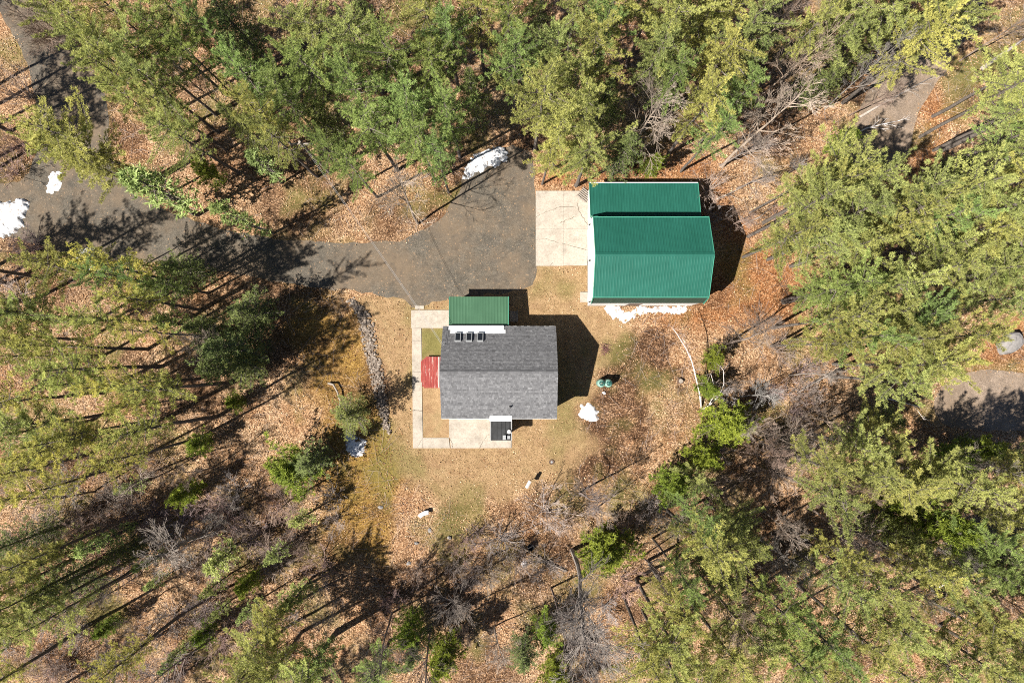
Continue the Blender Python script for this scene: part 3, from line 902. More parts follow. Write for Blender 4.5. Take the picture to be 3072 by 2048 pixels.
def feeder():
    x, y = G(1584, 1444)
    t = thing('bird_feeder', 'white roofed bird feeder on a thin pole in the lower yard', 'bird feeder', (x, y, 0), math.radians(62))
    MB().tube([(0, 0, -0.05), (0, 0, 1.15)], 0.025, 8).build('pole', M['blackmetal'], t)
    MB().box(-0.3, 0.3, -0.14, 0.14, 1.151, 1.18).build('tray', M['wood'], t)
    for s in (-1, 1):
        MB().box(s * 0.24 - 0.02, s * 0.24 + 0.02, -0.08, 0.08, 1.181, 1.36).build('end_panel', M['wood'], t)
        MB().add([(-0.34, 0, 1.46), (0.34, 0, 1.46), (0.34, s * 0.13, 1.34), (-0.34, s * 0.13, 1.34), (-0.34, 0, 1.44), (0.34, 0, 1.44), (0.34, s * 0.13, 1.32), (-0.34, s * 0.13, 1.32)],
                 [(0, 1, 2, 3), (7, 6, 5, 4), (0, 4, 5, 1), (1, 5, 6, 2), (2, 6, 7, 3), (3, 7, 4, 0)]).build('roof', M['white'], t)
    MB().bar((0, 0, 1.0), (-0.32, 0.1, 1.22), 0.02, 0.02).build('hook', M['blackmetal'], t)
feeder()

def bench():
    cx, cy = 1270, 1540
    x, y = G(cx, cy, 0.4)
    t = thing('curved_bench', 'small curved pale stone bench in the lower yard', 'bench', (x, y, 0), math.radians(-60))
    # an arc of stone
    mb = MB(); N = 10; R = 1.1
    pts = [(-0.42 + 0.84 * i / N) for i in range(N + 1)]
    inn = [((R - 0.18) * math.sin(a) , R - (R - 0.18) * math.cos(a)) for a in pts]
    out = [((R + 0.18) * math.sin(a), R - (R + 0.18) * math.cos(a)) for a in pts]
    poly = [(p[0], -p[1]) for p in out] + [(p[0], -p[1]) for p in inn[::-1]]
    ang = math.radians(85)
    poly = [(p[0] * math.cos(ang) - p[1] * math.sin(ang), p[0] * math.sin(ang) + p[1] * math.cos(ang)) for p in poly]
    MB().prism(poly, 0.36, 0.44).build('seat', M['benchstone'], t)
    for k in (0.17, 0.83):
        a = -0.42 + 0.84 * k
        px_, py_ = R * math.sin(a), -(R - R * math.cos(a))
        qx, qy = px_ * math.cos(ang) - py_ * math.sin(ang), px_ * math.sin(ang) + py_ * math.cos(ang)
        MB().box(qx - 0.11, qx + 0.11, qy - 0.09, qy + 0.09, -0.05, 0.359).build('leg', M['benchstone'], t)
bench()

def rock_mesh(name, mat, seed, sx=1, sy=1, sz=1, sub=2, rough=0.22):
    bm = bmesh.new(); bmesh.ops.create_icosphere(bm, subdivisions=sub, radius=1.0)
    rs = random.Random(seed)
    dirs = [(Vector((rs.gauss(0, 1), rs.gauss(0, 1), rs.gauss(0, 1))).normalized(), rs.uniform(0.62, 0.95)) for _ in range(9)]
    for v in bm.verts:
        for dd, c in dirs:
            k = v.co.dot(dd)
            if k > c: v.co -= dd * (k - c) * 0.85
        v.co *= 1 + rs.uniform(-rough, rough) * 0.25
        v.co = Vector((v.co.x * sx, v.co.y * sy, v.co.z * sz))
    me = bpy.data.meshes.new(name); bm.to_mesh(me); bm.free(); me.materials.append(mat)
    a = me.attributes.new('tint', 'FLOAT', 'POINT'); a.data.foreach_set('value', np.full(len(me.vertices), rs.random(), dtype=np.float32))
    return me

def boulder():
    ol = [(1380, 310), (1420, 262), (1465, 230), (1500, 180), (1560, 162), (1620, 160), (1665, 205), (1692, 270), (1690, 330), (1630, 395), (1560, 450), (1440, 475), (1410, 430), (1398, 380)]
    P = np.array([G(2700 + a / 4.613, 960 + b / 4.613, 0.5) for a, b in ol]); c = P.mean(0)
    v, f, t = [], [], []
    rings = [(1.03, -0.15), (1.04, 0.25), (0.99, 0.6), (0.88, 0.86), (0.6, 0.99), (0.3, 1.05)]
    n = len(P)
    rs = np.random.default_rng(4)
    for k, z in rings:
        for p in P:
            q = c + (p - c) * (k + rs.normal(0, 0.02)); v.append((q[0], q[1], z + rs.normal(0, 0.025)))
    v.append((c[0], c[1], 1.06))
    for i in range(len(rings) - 1):
        for k in range(n):
            k2 = (k + 1) % n
            f.append((i * n + k, (i * n + k2), (i + 1) * n + k2, (i + 1) * n + k))
    for k in range(n): f.append(((len(rings) - 1) * n + k, (len(rings) - 1) * n + (k + 1) % n, len(v) - 1))
    o = MB().add(v, f).build('boulder', M['rock'])
    tag(o, 'large grey angular boulder near the sandy lane', 'boulder')
boulder()

def small_rock(px, py, s, label, mat='rock', seed=1, z=0.0, flat=0.6):
    x, y = G(px, py)
    o = lnk(bpy.data.objects.new('rock', rock_mesh('rock', M[mat], seed, s, s * 0.7, s * flat, 1)))
    o.location = (x, y, z + s * flat * 0.2); o.rotation_euler = (0, 0, seed)
    tag(o, label, 'rock')
small_rock(1142, 1520, 0.3, 'pale grey rock on the mossy ground left of the curved bench', 'rock', 3)
small_rock(1289, 1590, 0.28, 'flat bluish grey rock in the tree shadow just below the curved bench', 'rock', 5, flat=0.35)
small_rock(1226, 1688, 0.3, 'grey rock in shade farthest down below the curved bench', 'rock', 7)
small_rock(1250, 1628, 0.26, 'rounded rock in the leaves between two others below the curved bench', 'rock', 9)
small_rock(1348, 1612, 0.27, 'grey rock at the edge of the pine shadow below the yard', 'rock', 12)
small_rock(1812, 1178, 0.22, 'pale small rock just below the green gas tanks', 'benchstone', 15)
small_rock(1572, 1690, 0.4, 'pale whitish rock right of the bare shrubs in the lower woods', 'benchstone', 17, flat=0.4)

def stump():
    x, y = G(2040, 1142)
    t = thing('tree_stump', 'low grey tree stump alone in the leafy yard right of the gas tanks', 'stump', (x, y, 0))
    mb = MB(); n = 14; prof = [(0.34, -0.05), (0.26, 0.1), (0.22, 0.34)]
    for r, z in prof:
        for k in range(n):
            a = 2 * math.pi * k / n; rr = r * (1 + 0.18 * math.sin(3 * a + r * 9) + random.uniform(-0.05, 0.05))
            mb.v.append((rr * math.cos(a), rr * math.sin(a), z)); mb.t.append(0.5)
    for i in range(2):
        for k in range(n):
            k2 = (k + 1) % n; mb.f.append((i * n + k, i * n + k2, (i + 1) * n + k2, (i + 1) * n + k))
    mb.f.append(tuple(range(2 * n, 3 * n)))
    mb.build('bark', M['brownwood'], t)
    MB().lathe([(0.19, 0.341), (0.18, 0.355)], 0, 0, 14).build('cut_face', M['wood'], t)
    for a in (0.5, 2.2, 4.0):
        MB().tube([(0.2 * math.cos(a), 0.2 * math.sin(a), 0.1), (0.5 * math.cos(a), 0.5 * math.sin(a), 0.0)], [0.08, 0.03], 6).build('root', M['brownwood'], t)
stump()

def ring_planter():
    x, y = G(1655, 1385)
    t = thing('ground_ring', 'small grey round lid set in the grass of the lower yard', 'lid', (x, y, 0.0))
    MB().lathe([(0.24, -0.02), (0.24, 0.07), (0.2, 0.08), (0.19, 0.045)], 0, 0, 22).build('rim', M['brownwood'], t)
    MB().lathe([(0.1, 0.046), (0.08, 0.06)], 0, 0, 14).build('knob', M['greymetal'], t)
ring_planter()

def bucket():
    x, y = G(1592, 1637)
    t = thing('bucket', 'dark bucket standing among leaves in the lower woods', 'bucket', (x, y, 0.0), 0.6)
    v = [(0.24, 0.0), (0.3, 0.5), (0.31, 0.52), (0.28, 0.52), (0.22, 0.06)]
    MB().lathe(v, 0, 0, 18).build('body', M['blackmetal'], t)
    MB().tube([(0.3 * math.cos(a), 0.08, 0.5 + 0.16 * math.sin(a)) for a in np.linspace(0, math.pi, 9)], 0.012, 5).build('handle', M['greymetal'], t)
bucket()

# snow patches
def snow(poly, label, seed, h=0.16):
    P = smooth_poly(poly, 2)
    P = np.array(P); P += (np.random.default_rng(seed).normal(0, 2.2, P.shape))
    c = P.mean(0)
    xs = np.arange(P[:, 0].min() - 4, P[:, 0].max() + 4, 3.0); ys = np.arange(P[:, 1].min() - 4, P[:, 1].max() + 4, 3.0)
    XX, YY = np.meshgrid(xs, ys)
    d = sdist(XX, YY, P) + (fbm(XX, YY, 1 / 9.0, seed) - 0.5) * 24
    Z = np.clip(d / 14.0, -1, 1)
    Z = np.where(Z > 0, np.sqrt(np.clip(Z, 0, 1)), Z) * h + (fbm(XX, YY, 1 / 7.0, seed + 5) - 0.5) * 0.07 * (Z > 0) + 0.03
    ny, nx = XX.shape
    gx, gy = G(XX, YY)
    V = np.stack([gx, gy, Z], -1).reshape(-1, 3)
    i = (np.arange(ny - 1)[:, None] * nx + np.arange(nx - 1)[None, :]).ravel()
    Q = np.stack([i, i + nx, i + nx + 1, i + 1], -1)
    keep = (Z.ravel()[Q].max(1) > -0.08)
    Q = Q[keep]
    used = np.unique(Q); rm = np.full(len(V), -1); rm[used] = np.arange(len(used))
    o = lnk(bpy.data.objects.new('snow_patch', mesh_arr('snow_patch', V[used], quads=rm[Q], mat=M['snow'], smooth=True)))
    tag(o, label, 'snow', 'leftover snow patches')
snow([(1742, 1212), (1775, 1213), (1793, 1228), (1793, 1255), (1768, 1262), (1742, 1250), (1738, 1230)], 'small square leftover snow patch right of the house', 1, 0.2)
snow([(1800, 922), (1850, 921), (1868, 938), (1900, 938), (1915, 924), (2040, 921), (2078, 926), (2050, 934), (1925, 938), (1895, 950), (1870, 966), (1845, 950)], 'long thin strip of snow along the barn wall', 2, 0.12)
snow([(1396, 515), (1425, 462), (1490, 440), (1525, 452), (1515, 488), (1465, 500), (1420, 522), (1388, 540)], 'broad partly shaded snow bank at the upper end of the driveway', 3, 0.3)
snow([(1032, 1290), (1055, 1292), (1068, 1320), (1094, 1325), (1090, 1358), (1045, 1370)], 'shaded bluish snow patch below the stone strip', 4, 0.12)
snow([(150, 545), (165, 505), (184, 515), (180, 560), (160, 580), (140, 575)], 'small tall snow patch by the left bend of the driveway', 5, 0.15)
snow([(-40, 620), (30, 600), (92, 596), (80, 640), (60, 690), (10, 715), (-60, 700)], 'largest snow bank at the left edge beside the shaded road', 6, 0.35)
snow([(228, 770), (250, 745), (285, 748), (280, 780), (310, 800), (300, 815), (255, 800)], 'thin broken snow below the driveway near the left pines', 7, 0.08)

# rubble stone strip
def stone_strip():
    t = thing('stone_strip', 'curved strip of loose grey rubble stones between mossy ground and lawn', 'stone strip')
    path = [(1050, 898, 12), (1085, 935, 22), (1104, 990, 25), (1115, 1060, 22), (1130, 1120, 22), (1142, 1180, 21), (1150, 1230, 18), (1158, 1275, 14), (1168, 1300, 8)]
    rs = random.Random(3)
    meshes = [rock_mesh('stone', M['stone'], 40 + i, 1, rs.uniform(0.65, 0.95), rs.uniform(0.5, 0.75), 1) for i in range(14)]
    spots = []
    for i in range(len(path) - 1):
        a, b = path[i], path[i + 1]
        L = math.hypot(b[0] - a[0], b[1] - a[1])
        n = int(L * (a[2] + b[2]) / 15.0)
        for _ in range(n):
            u = rs.random(); w = a[2] + (b[2] - a[2]) * u
            nx_, ny_ = -(b[1] - a[1]) / L, (b[0] - a[0]) / L
            o = max(-1.1, min(1.1, rs.gauss(0, 0.5))) * w * 0.8
            spots.append((a[0] + (b[0] - a[0]) * u + nx_ * o, a[1] + (b[1] - a[1]) * u + ny_ * o, rs.uniform(0.07, 0.17)))
    spots.sort(key=lambda s: -s[2])
    for s in spots[:300]:
        o = bpy.data.objects.new('stone', rs.choice(meshes))
        x, y = G(s[0], s[1]); o.location = (x, y, s[2] * 0.35 + rs.uniform(0, 0.06)); o.scale = (s[2],) * 3; o.rotation_euler = (rs.uniform(-.5, .5), rs.uniform(-.5, .5), rs.uniform(0, 6.28))
        lnk(o, t)
    V, T, TI = [], [], []
    base = [(np.array([v.co[:] for v in m.vertices]), np.array([p.vertices[:] for p in m.polygons])) for m in meshes]
    nv = 0
    for s in spots[300:]:
        v, f = rs.choice(base); a = rs.uniform(0, 6.28)
        R = np.array([[math.cos(a), -math.sin(a), 0], [math.sin(a), math.cos(a), 0], [0, 0, 1]])
        x, y = G(s[0], s[1])
        V.append((v @ R.T) * s[2] + np.array([x, y, s[2] * 0.3 + 0.02])); T.append(f + nv); nv += len(v); TI.append(np.full(len(v), rs.random()))
    o = lnk(bpy.data.objects.new('small_stones', mesh_arr('small_stones', np.concatenate(V), tris=np.concatenate(T), tint=np.concatenate(TI), mat=M['stone'])), t)
    o['kind'] = 'stuff'
stone_strip()

# ------------------------------------------------------------------ tree builders (meshes shared between copies)
def tubes_arr(segs, sides=4):
    S = np.asarray(segs, dtype=float)      # n x 8: p0 p1 r0 r1
    p0, p1, r0, r1 = S[:, 0:3], S[:, 3:6], S[:, 6], S[:, 7]
    d = p1 - p0; L = np.linalg.norm(d, axis=1, keepdims=True) + 1e-9; d = d / L
    ref = np.where(np.abs(d[:, 2:3]) > 0.9, np.array([[1.0, 0, 0]]), np.array([[0, 0, 1.0]]))
    u = np.cross(d, ref); u /= np.linalg.norm(u, axis=1, keepdims=True); w = np.cross(d, u)
    V = []
    for p, r in ((p0, r0), (p1, r1)):
        for k in range(sides):
            a = 2 * math.pi * k / sides
            V.append(p + (u * math.cos(a) + w * math.sin(a)) * r[:, None])
    V = np.stack(V, 1).reshape(-1, 3)
    b = np.arange(len(S))[:, None] * (2 * sides)
    Q = []
    for k in range(sides):
        k2 = (k + 1) % sides
        Q.append(np.concatenate([b + k, b + k2, b + sides + k2, b + sides + k], 1))
    return V, np.concatenate(Q, 0)

def blades(pos, dr, n, ln, wd, rs, up=0.35, spread=0.7):
    N = len(pos)
    P = np.repeat(pos, n, 0); D = np.repeat(dr, n, 0)
    B = D * 0.7 + rs.normal(0, spread, (N * n, 3)) + np.array([0, 0, up])
    B /= np.linalg.norm(B, axis=1, keepdims=True) + 1e-9
    S = np.cross(B, rs.normal(0, 0.55, (N * n, 3)) + np.array([0, 0, 1.0])); S /= np.linalg.norm(S, axis=1, keepdims=True) + 1e-9
    l = rs.uniform(0.6, 1.15, (N * n, 1)) * ln; w = rs.uniform(0.7, 1.2, (N * n, 1)) * wd
    V = np.stack([P - S * w, P + S * w, P + B * l], 1).reshape(-1, 3)
    T = np.arange(N * n * 3).reshape(-1, 3)
    return V, T

def make_pine(seed, H=16.0, R=2.7, base=0.38, whorl=0.62, per=5, tuft=0.2, nbl=11, blen=0.23, bwid=0.018, asc=(0.0, 0.75), lenj=0.35, prof=0.75, sub=0.30, matn='pine', crook=0.25):
    rs = np.random.default_rng(seed)
    segs, tp, td, tt = [], [], [], []
    # trunk path
    nz = 14
    zs = np.linspace(0, H * 0.985, nz)
    ox = np.cumsum(rs.normal(0, crook * 0.12, nz)); oy = np.cumsum(rs.normal(0, crook * 0.12, nz)); ox -= ox[0]; oy -= oy[0]
    tr = lambda z: (0.018 * H * (1 - z / H) ** 0.8 * 0.62 + 0.012)
    for i in range(nz - 1):
        segs.append((ox[i], oy[i], zs[i] - (0.15 if i == 0 else 0), ox[i + 1], oy[i + 1], zs[i + 1], tr(zs[i]), tr(zs[i + 1])))
    ntr = len(segs)
    fx = lambda z: np.interp(z, zs, ox); fy = lambda z: np.interp(z, zs, oy)
    z = H * base
    lob = rs.uniform(0, 6.28); 
    while z < H * 0.975:
        t = (z - H * base) / (H * (1 - base))
        n = max(3, int(rs.normal(per, 0.9)))
        a0 = rs.uniform(0, 6.28)
        for k in range(n):
            az = a0 + 2 * math.pi * k / n + rs.normal(0, 0.22)
            prf = (1 - t) ** prof * min(1.0, 0.45 + 1.7 * t) + 0.05
            L = R * prf * (1 + rs.normal(0, lenj)) * (1 + 0.22 * math.cos(2 * (az - lob)))
            if L < 0.25: L = 0.25
            el = asc[0] + (asc[1] - asc[0]) * t + rs.normal(0, 0.1)
            zz = z + rs.uniform(-0.12, 0.12)
            p = np.array([fx(zz), fy(zz), zz])
            m = max(2, int(L / 0.45)); st = L / m
            d = np.array([math.cos(az) * math.cos(el), math.sin(az) * math.cos(el), math.sin(el)])
            rb = 0.012 + 0.012 * L
            btint = rs.normal(0, 0.13)
            pts = [p]
            for j in range(m):
                d = d + rs.normal(0, 0.09, 3) + np.array([0, 0, 0.05]); d /= np.linalg.norm(d)
                q = p + d * st
                segs.append((*p, *q, rb * 0.8 * (1 - j / m) + 0.005, rb * 0.8 * (1 - (j + 1) / m) + 0.004))
                f = (j + 1) / m
                if f > 0.22:
                    # side shoots
                    ns = max(1, int(round(st / sub)))
                    for s in range(ns):
                        for sg in (-1, 1):
                            if rs.random() < 0.12: continue
                            l2 = (0.17 * L * (1 - f) + 0.2) * rs.uniform(0.6, 1.25)
                            l2 = min(l2, 0.85)
                            an = sg * rs.uniform(0.5, 1.0)
                            ca, sa = math.cos(an), math.sin(an)
                            d2 = np.array([d[0] * ca - d[1] * sa, d[0] * sa + d[1] * ca, d[2] + rs.uniform(-0.05, 0.3)]); d2 /= np.linalg.norm(d2)
                            q0 = p + (q - p) * (s + rs.random()) / ns
                            e = q0 + d2 * l2
                            segs.append((*q0, *e, 0.007, 0.004))
                            nt = max(2, int(l2 / tuft))
                            for u in range(nt):
                                g = (u + 1) / nt
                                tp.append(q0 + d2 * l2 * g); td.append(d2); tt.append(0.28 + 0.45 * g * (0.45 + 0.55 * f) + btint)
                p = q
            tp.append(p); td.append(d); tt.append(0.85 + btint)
        z += whorl * rs.uniform(0.75, 1.25) * (1.0 - 0.35 * t)
    tp.append(np.array([fx(H), fy(H), H * 0.98])); td.append(np.array([0, 0, 1.0])); tt.append(0.9)
    V, Q = tubes_arr(segs[:ntr], 8)
    V2, Q2 = tubes_arr(segs[ntr:], 3)
    wood = mesh_arr('trunk', np.concatenate([V, V2]), quads=np.concatenate([Q, Q2 + len(V)]), mat=M['pinebark'])
    tp = np.array(tp); td = np.array(td); tt = np.array(tt)
    BV, BT = blades(tp, td, nbl, blen, bwid, rs)
    tint = np.clip(np.repeat(tt, nbl) + rs.normal(0, 0.13, len(tt) * nbl), 0, 1)
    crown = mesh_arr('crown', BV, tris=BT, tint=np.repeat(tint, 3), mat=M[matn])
    return dict(wood=wood, crown=crown, H=H, R=R, n=len(BT))

def make_bare(seed, H=12.0, R=3.0, lvl=3, first=0.3, up=0.55, nlimb=14, mat='greybark', tw=0.009, multi=1, gno=0.04, kids=(5, 4, 3)):
    rs = np.random.default_rng(seed)
    trunk, br = [], []
    def grow(p, d, L, r, level):
        m = (5, 4, 3, 2)[min(level - 1, 3)]
        st = L / m
        pts = [p]; ds = []
        for j in range(m):
            d = d + rs.normal(0, gno, 3) + np.array([0, 0, 0.012]); d /= np.linalg.norm(d)
            q = p + d * st
            br.append((*p, *q, max(tw, r * (1 - 0.8 * j / m)), max(tw * 0.75, r * (1 - 0.8 * (j + 1) / m))))
            ds.append(d); p = q; pts.append(p)
        if level < lvl:
            for c in range(kids[level - 1]):
                f = rs.uniform(0.2, 0.97); jj = min(m - 1, int(f * m))
                b0 = pts[jj] + (pts[jj + 1] - pts[jj]) * (f * m - jj)
                a = rs.uniform(0.28, 0.68)
                x = np.cross(ds[jj], rs.normal(0, 1, 3)); x /= np.linalg.norm(x) + 1e-9
                e = ds[jj] * math.cos(a) + x * math.sin(a)
                grow(b0, e, L * rs.uniform(0.45, 0.8) * (1.1 - 0.5 * f), max(tw, r * (1 - 0.7 * f) * 0.6), level + 1)
    for s in range(multi):
        az = 2 * math.pi * (s + rs.uniform(-0.3, 0.3)) / multi
        d = np.array([0, 0, 1.0]) + (np.array([math.cos(az), math.sin(az), 0]) * rs.uniform(0.2, 0.9) if multi > 1 else rs.normal(0, 0.05, 3))
        d /= np.linalg.norm(d)
        h = H * (rs.uniform(0.7, 1.0) if multi > 1 else 1.0)
        p = np.array([0.0, 0.0, -0.12]) + (rs.normal(0, 0.12, 3) * np.array([1, 1, 0]) if multi > 1 else 0)
        m = 9; r = (0.0095 * h + 0.012) / (1.5 if multi > 1 else 1)
        per = nlimb / multi
        fs = np.sort(rs.uniform(first, 0.97, int(round(per))))
        for j in range(m):
            d = d + rs.normal(0, 0.05, 3) + np.array([0, 0, 0.05]); d /= np.linalg.norm(d)
            q = p + d * h / m
            trunk.append((*p, *q, r * (1 - 0.85 * j / m) + tw, r * (1 - 0.85 * (j + 1) / m) + tw))
            for f in fs[(fs >= j / m) & (fs < (j + 1) / m)]:
                a = rs.uniform(0, 6.28); el = up * rs.uniform(0.5, 1.4)
                t = (f - first) / (1 - first)
                L = R * (1.1 - 0.6 * t) * rs.uniform(0.7, 1.15)
                e = np.array([math.cos(a) * math.cos(el), math.sin(a) * math.cos(el), math.sin(el)])
                grow(p + (q - p) * (f * m - j), e, L, r * (1 - 0.8 * f) * 0.55 + 0.006, 1)
            p = q
        grow(p, d, R * 0.4, 0.03, 1)
    V, Q = tubes_arr(trunk, 7)
    wood = mesh_arr('trunk', V, quads=Q, mat=M[mat])
    V, Q = tubes_arr(br, 3)
    crown = mesh_arr('branches', V, quads=Q, mat=M[mat])
    return dict(wood=wood, crown=crown, H=H, R=R, n=len(Q) * 2)

LIB = {}
LIB['pine'] = [make_pine(100 + i, 16, 3.0, b, w * 1.12, 4.4, tuft=0.17, sub=0.18, prof=0.55, lenj=0.36, asc=(-0.08, 0.55)) for i, (b, w) in enumerate(((0.42, 0.8), (0.48, 0.9), (0.5, 0.75), (0.45, 0.85), (0.52, 0.8), (0.46, 0.95), (0.4, 0.85), (0.55, 0.7)))]
LIB['high'] = [make_pine(200 + i, 17, 2.6, b, 0.85, 4, tuft=0.17, sub=0.22, lenj=0.4, prof=0.5) for i, b in enumerate((0.55, 0.6, 0.5, 0.58))]
LIB['hemlock'] = [make_pine(300 + i, 12, 2.4, 0.14, 0.6, 6, sub=0.24, nbl=10, blen=0.17, bwid=0.02, asc=(-0.2, 0.5), lenj=0.25, prof=0.9, matn='hemlock') for i in range(3)]
LIB['young'] = [make_pine(400 + i, 5, 1.7, 0.08, 0.34, 6, tuft=0.17, nbl=10, blen=0.2, bwid=0.02, asc=(0.15, 0.95), lenj=0.22, prof=0.65, sub=0.24, matn='young') for i in range(3)]
LIB['bare'] = [make_bare(500 + i, 12, 3.0, 4, 0.3, 0.8, 20, kids=(5, 4, 3), tw=0.009) for i in range(5)]
LIB['tallbare'] = [make_bare(550 + i, 19, 3.6, 4, 0.36, 1.0, 34, kids=(6, 4, 3), tw=0.009) for i in range(2)]
LIB['shrub'] = [make_bare(600 + i, 3.4, 1.6, 3, 0.08, 0.7, 36, mat='twig', tw=0.009, multi=9, kids=(4, 3, 2)) for i in range(4)]
LIB['sapling'] = [make_pine(700 + i, 6, 0.95, 0.2, 0.5, 4, tuft=0.2, nbl=5, blen=0.2, bwid=0.028, asc=(0.1, 0.8), lenj=0.3, sub=0.4) for i in range(2)]
print('tris per tree kind', {k: [d['n'] for d in v] for k, v in LIB.items()})

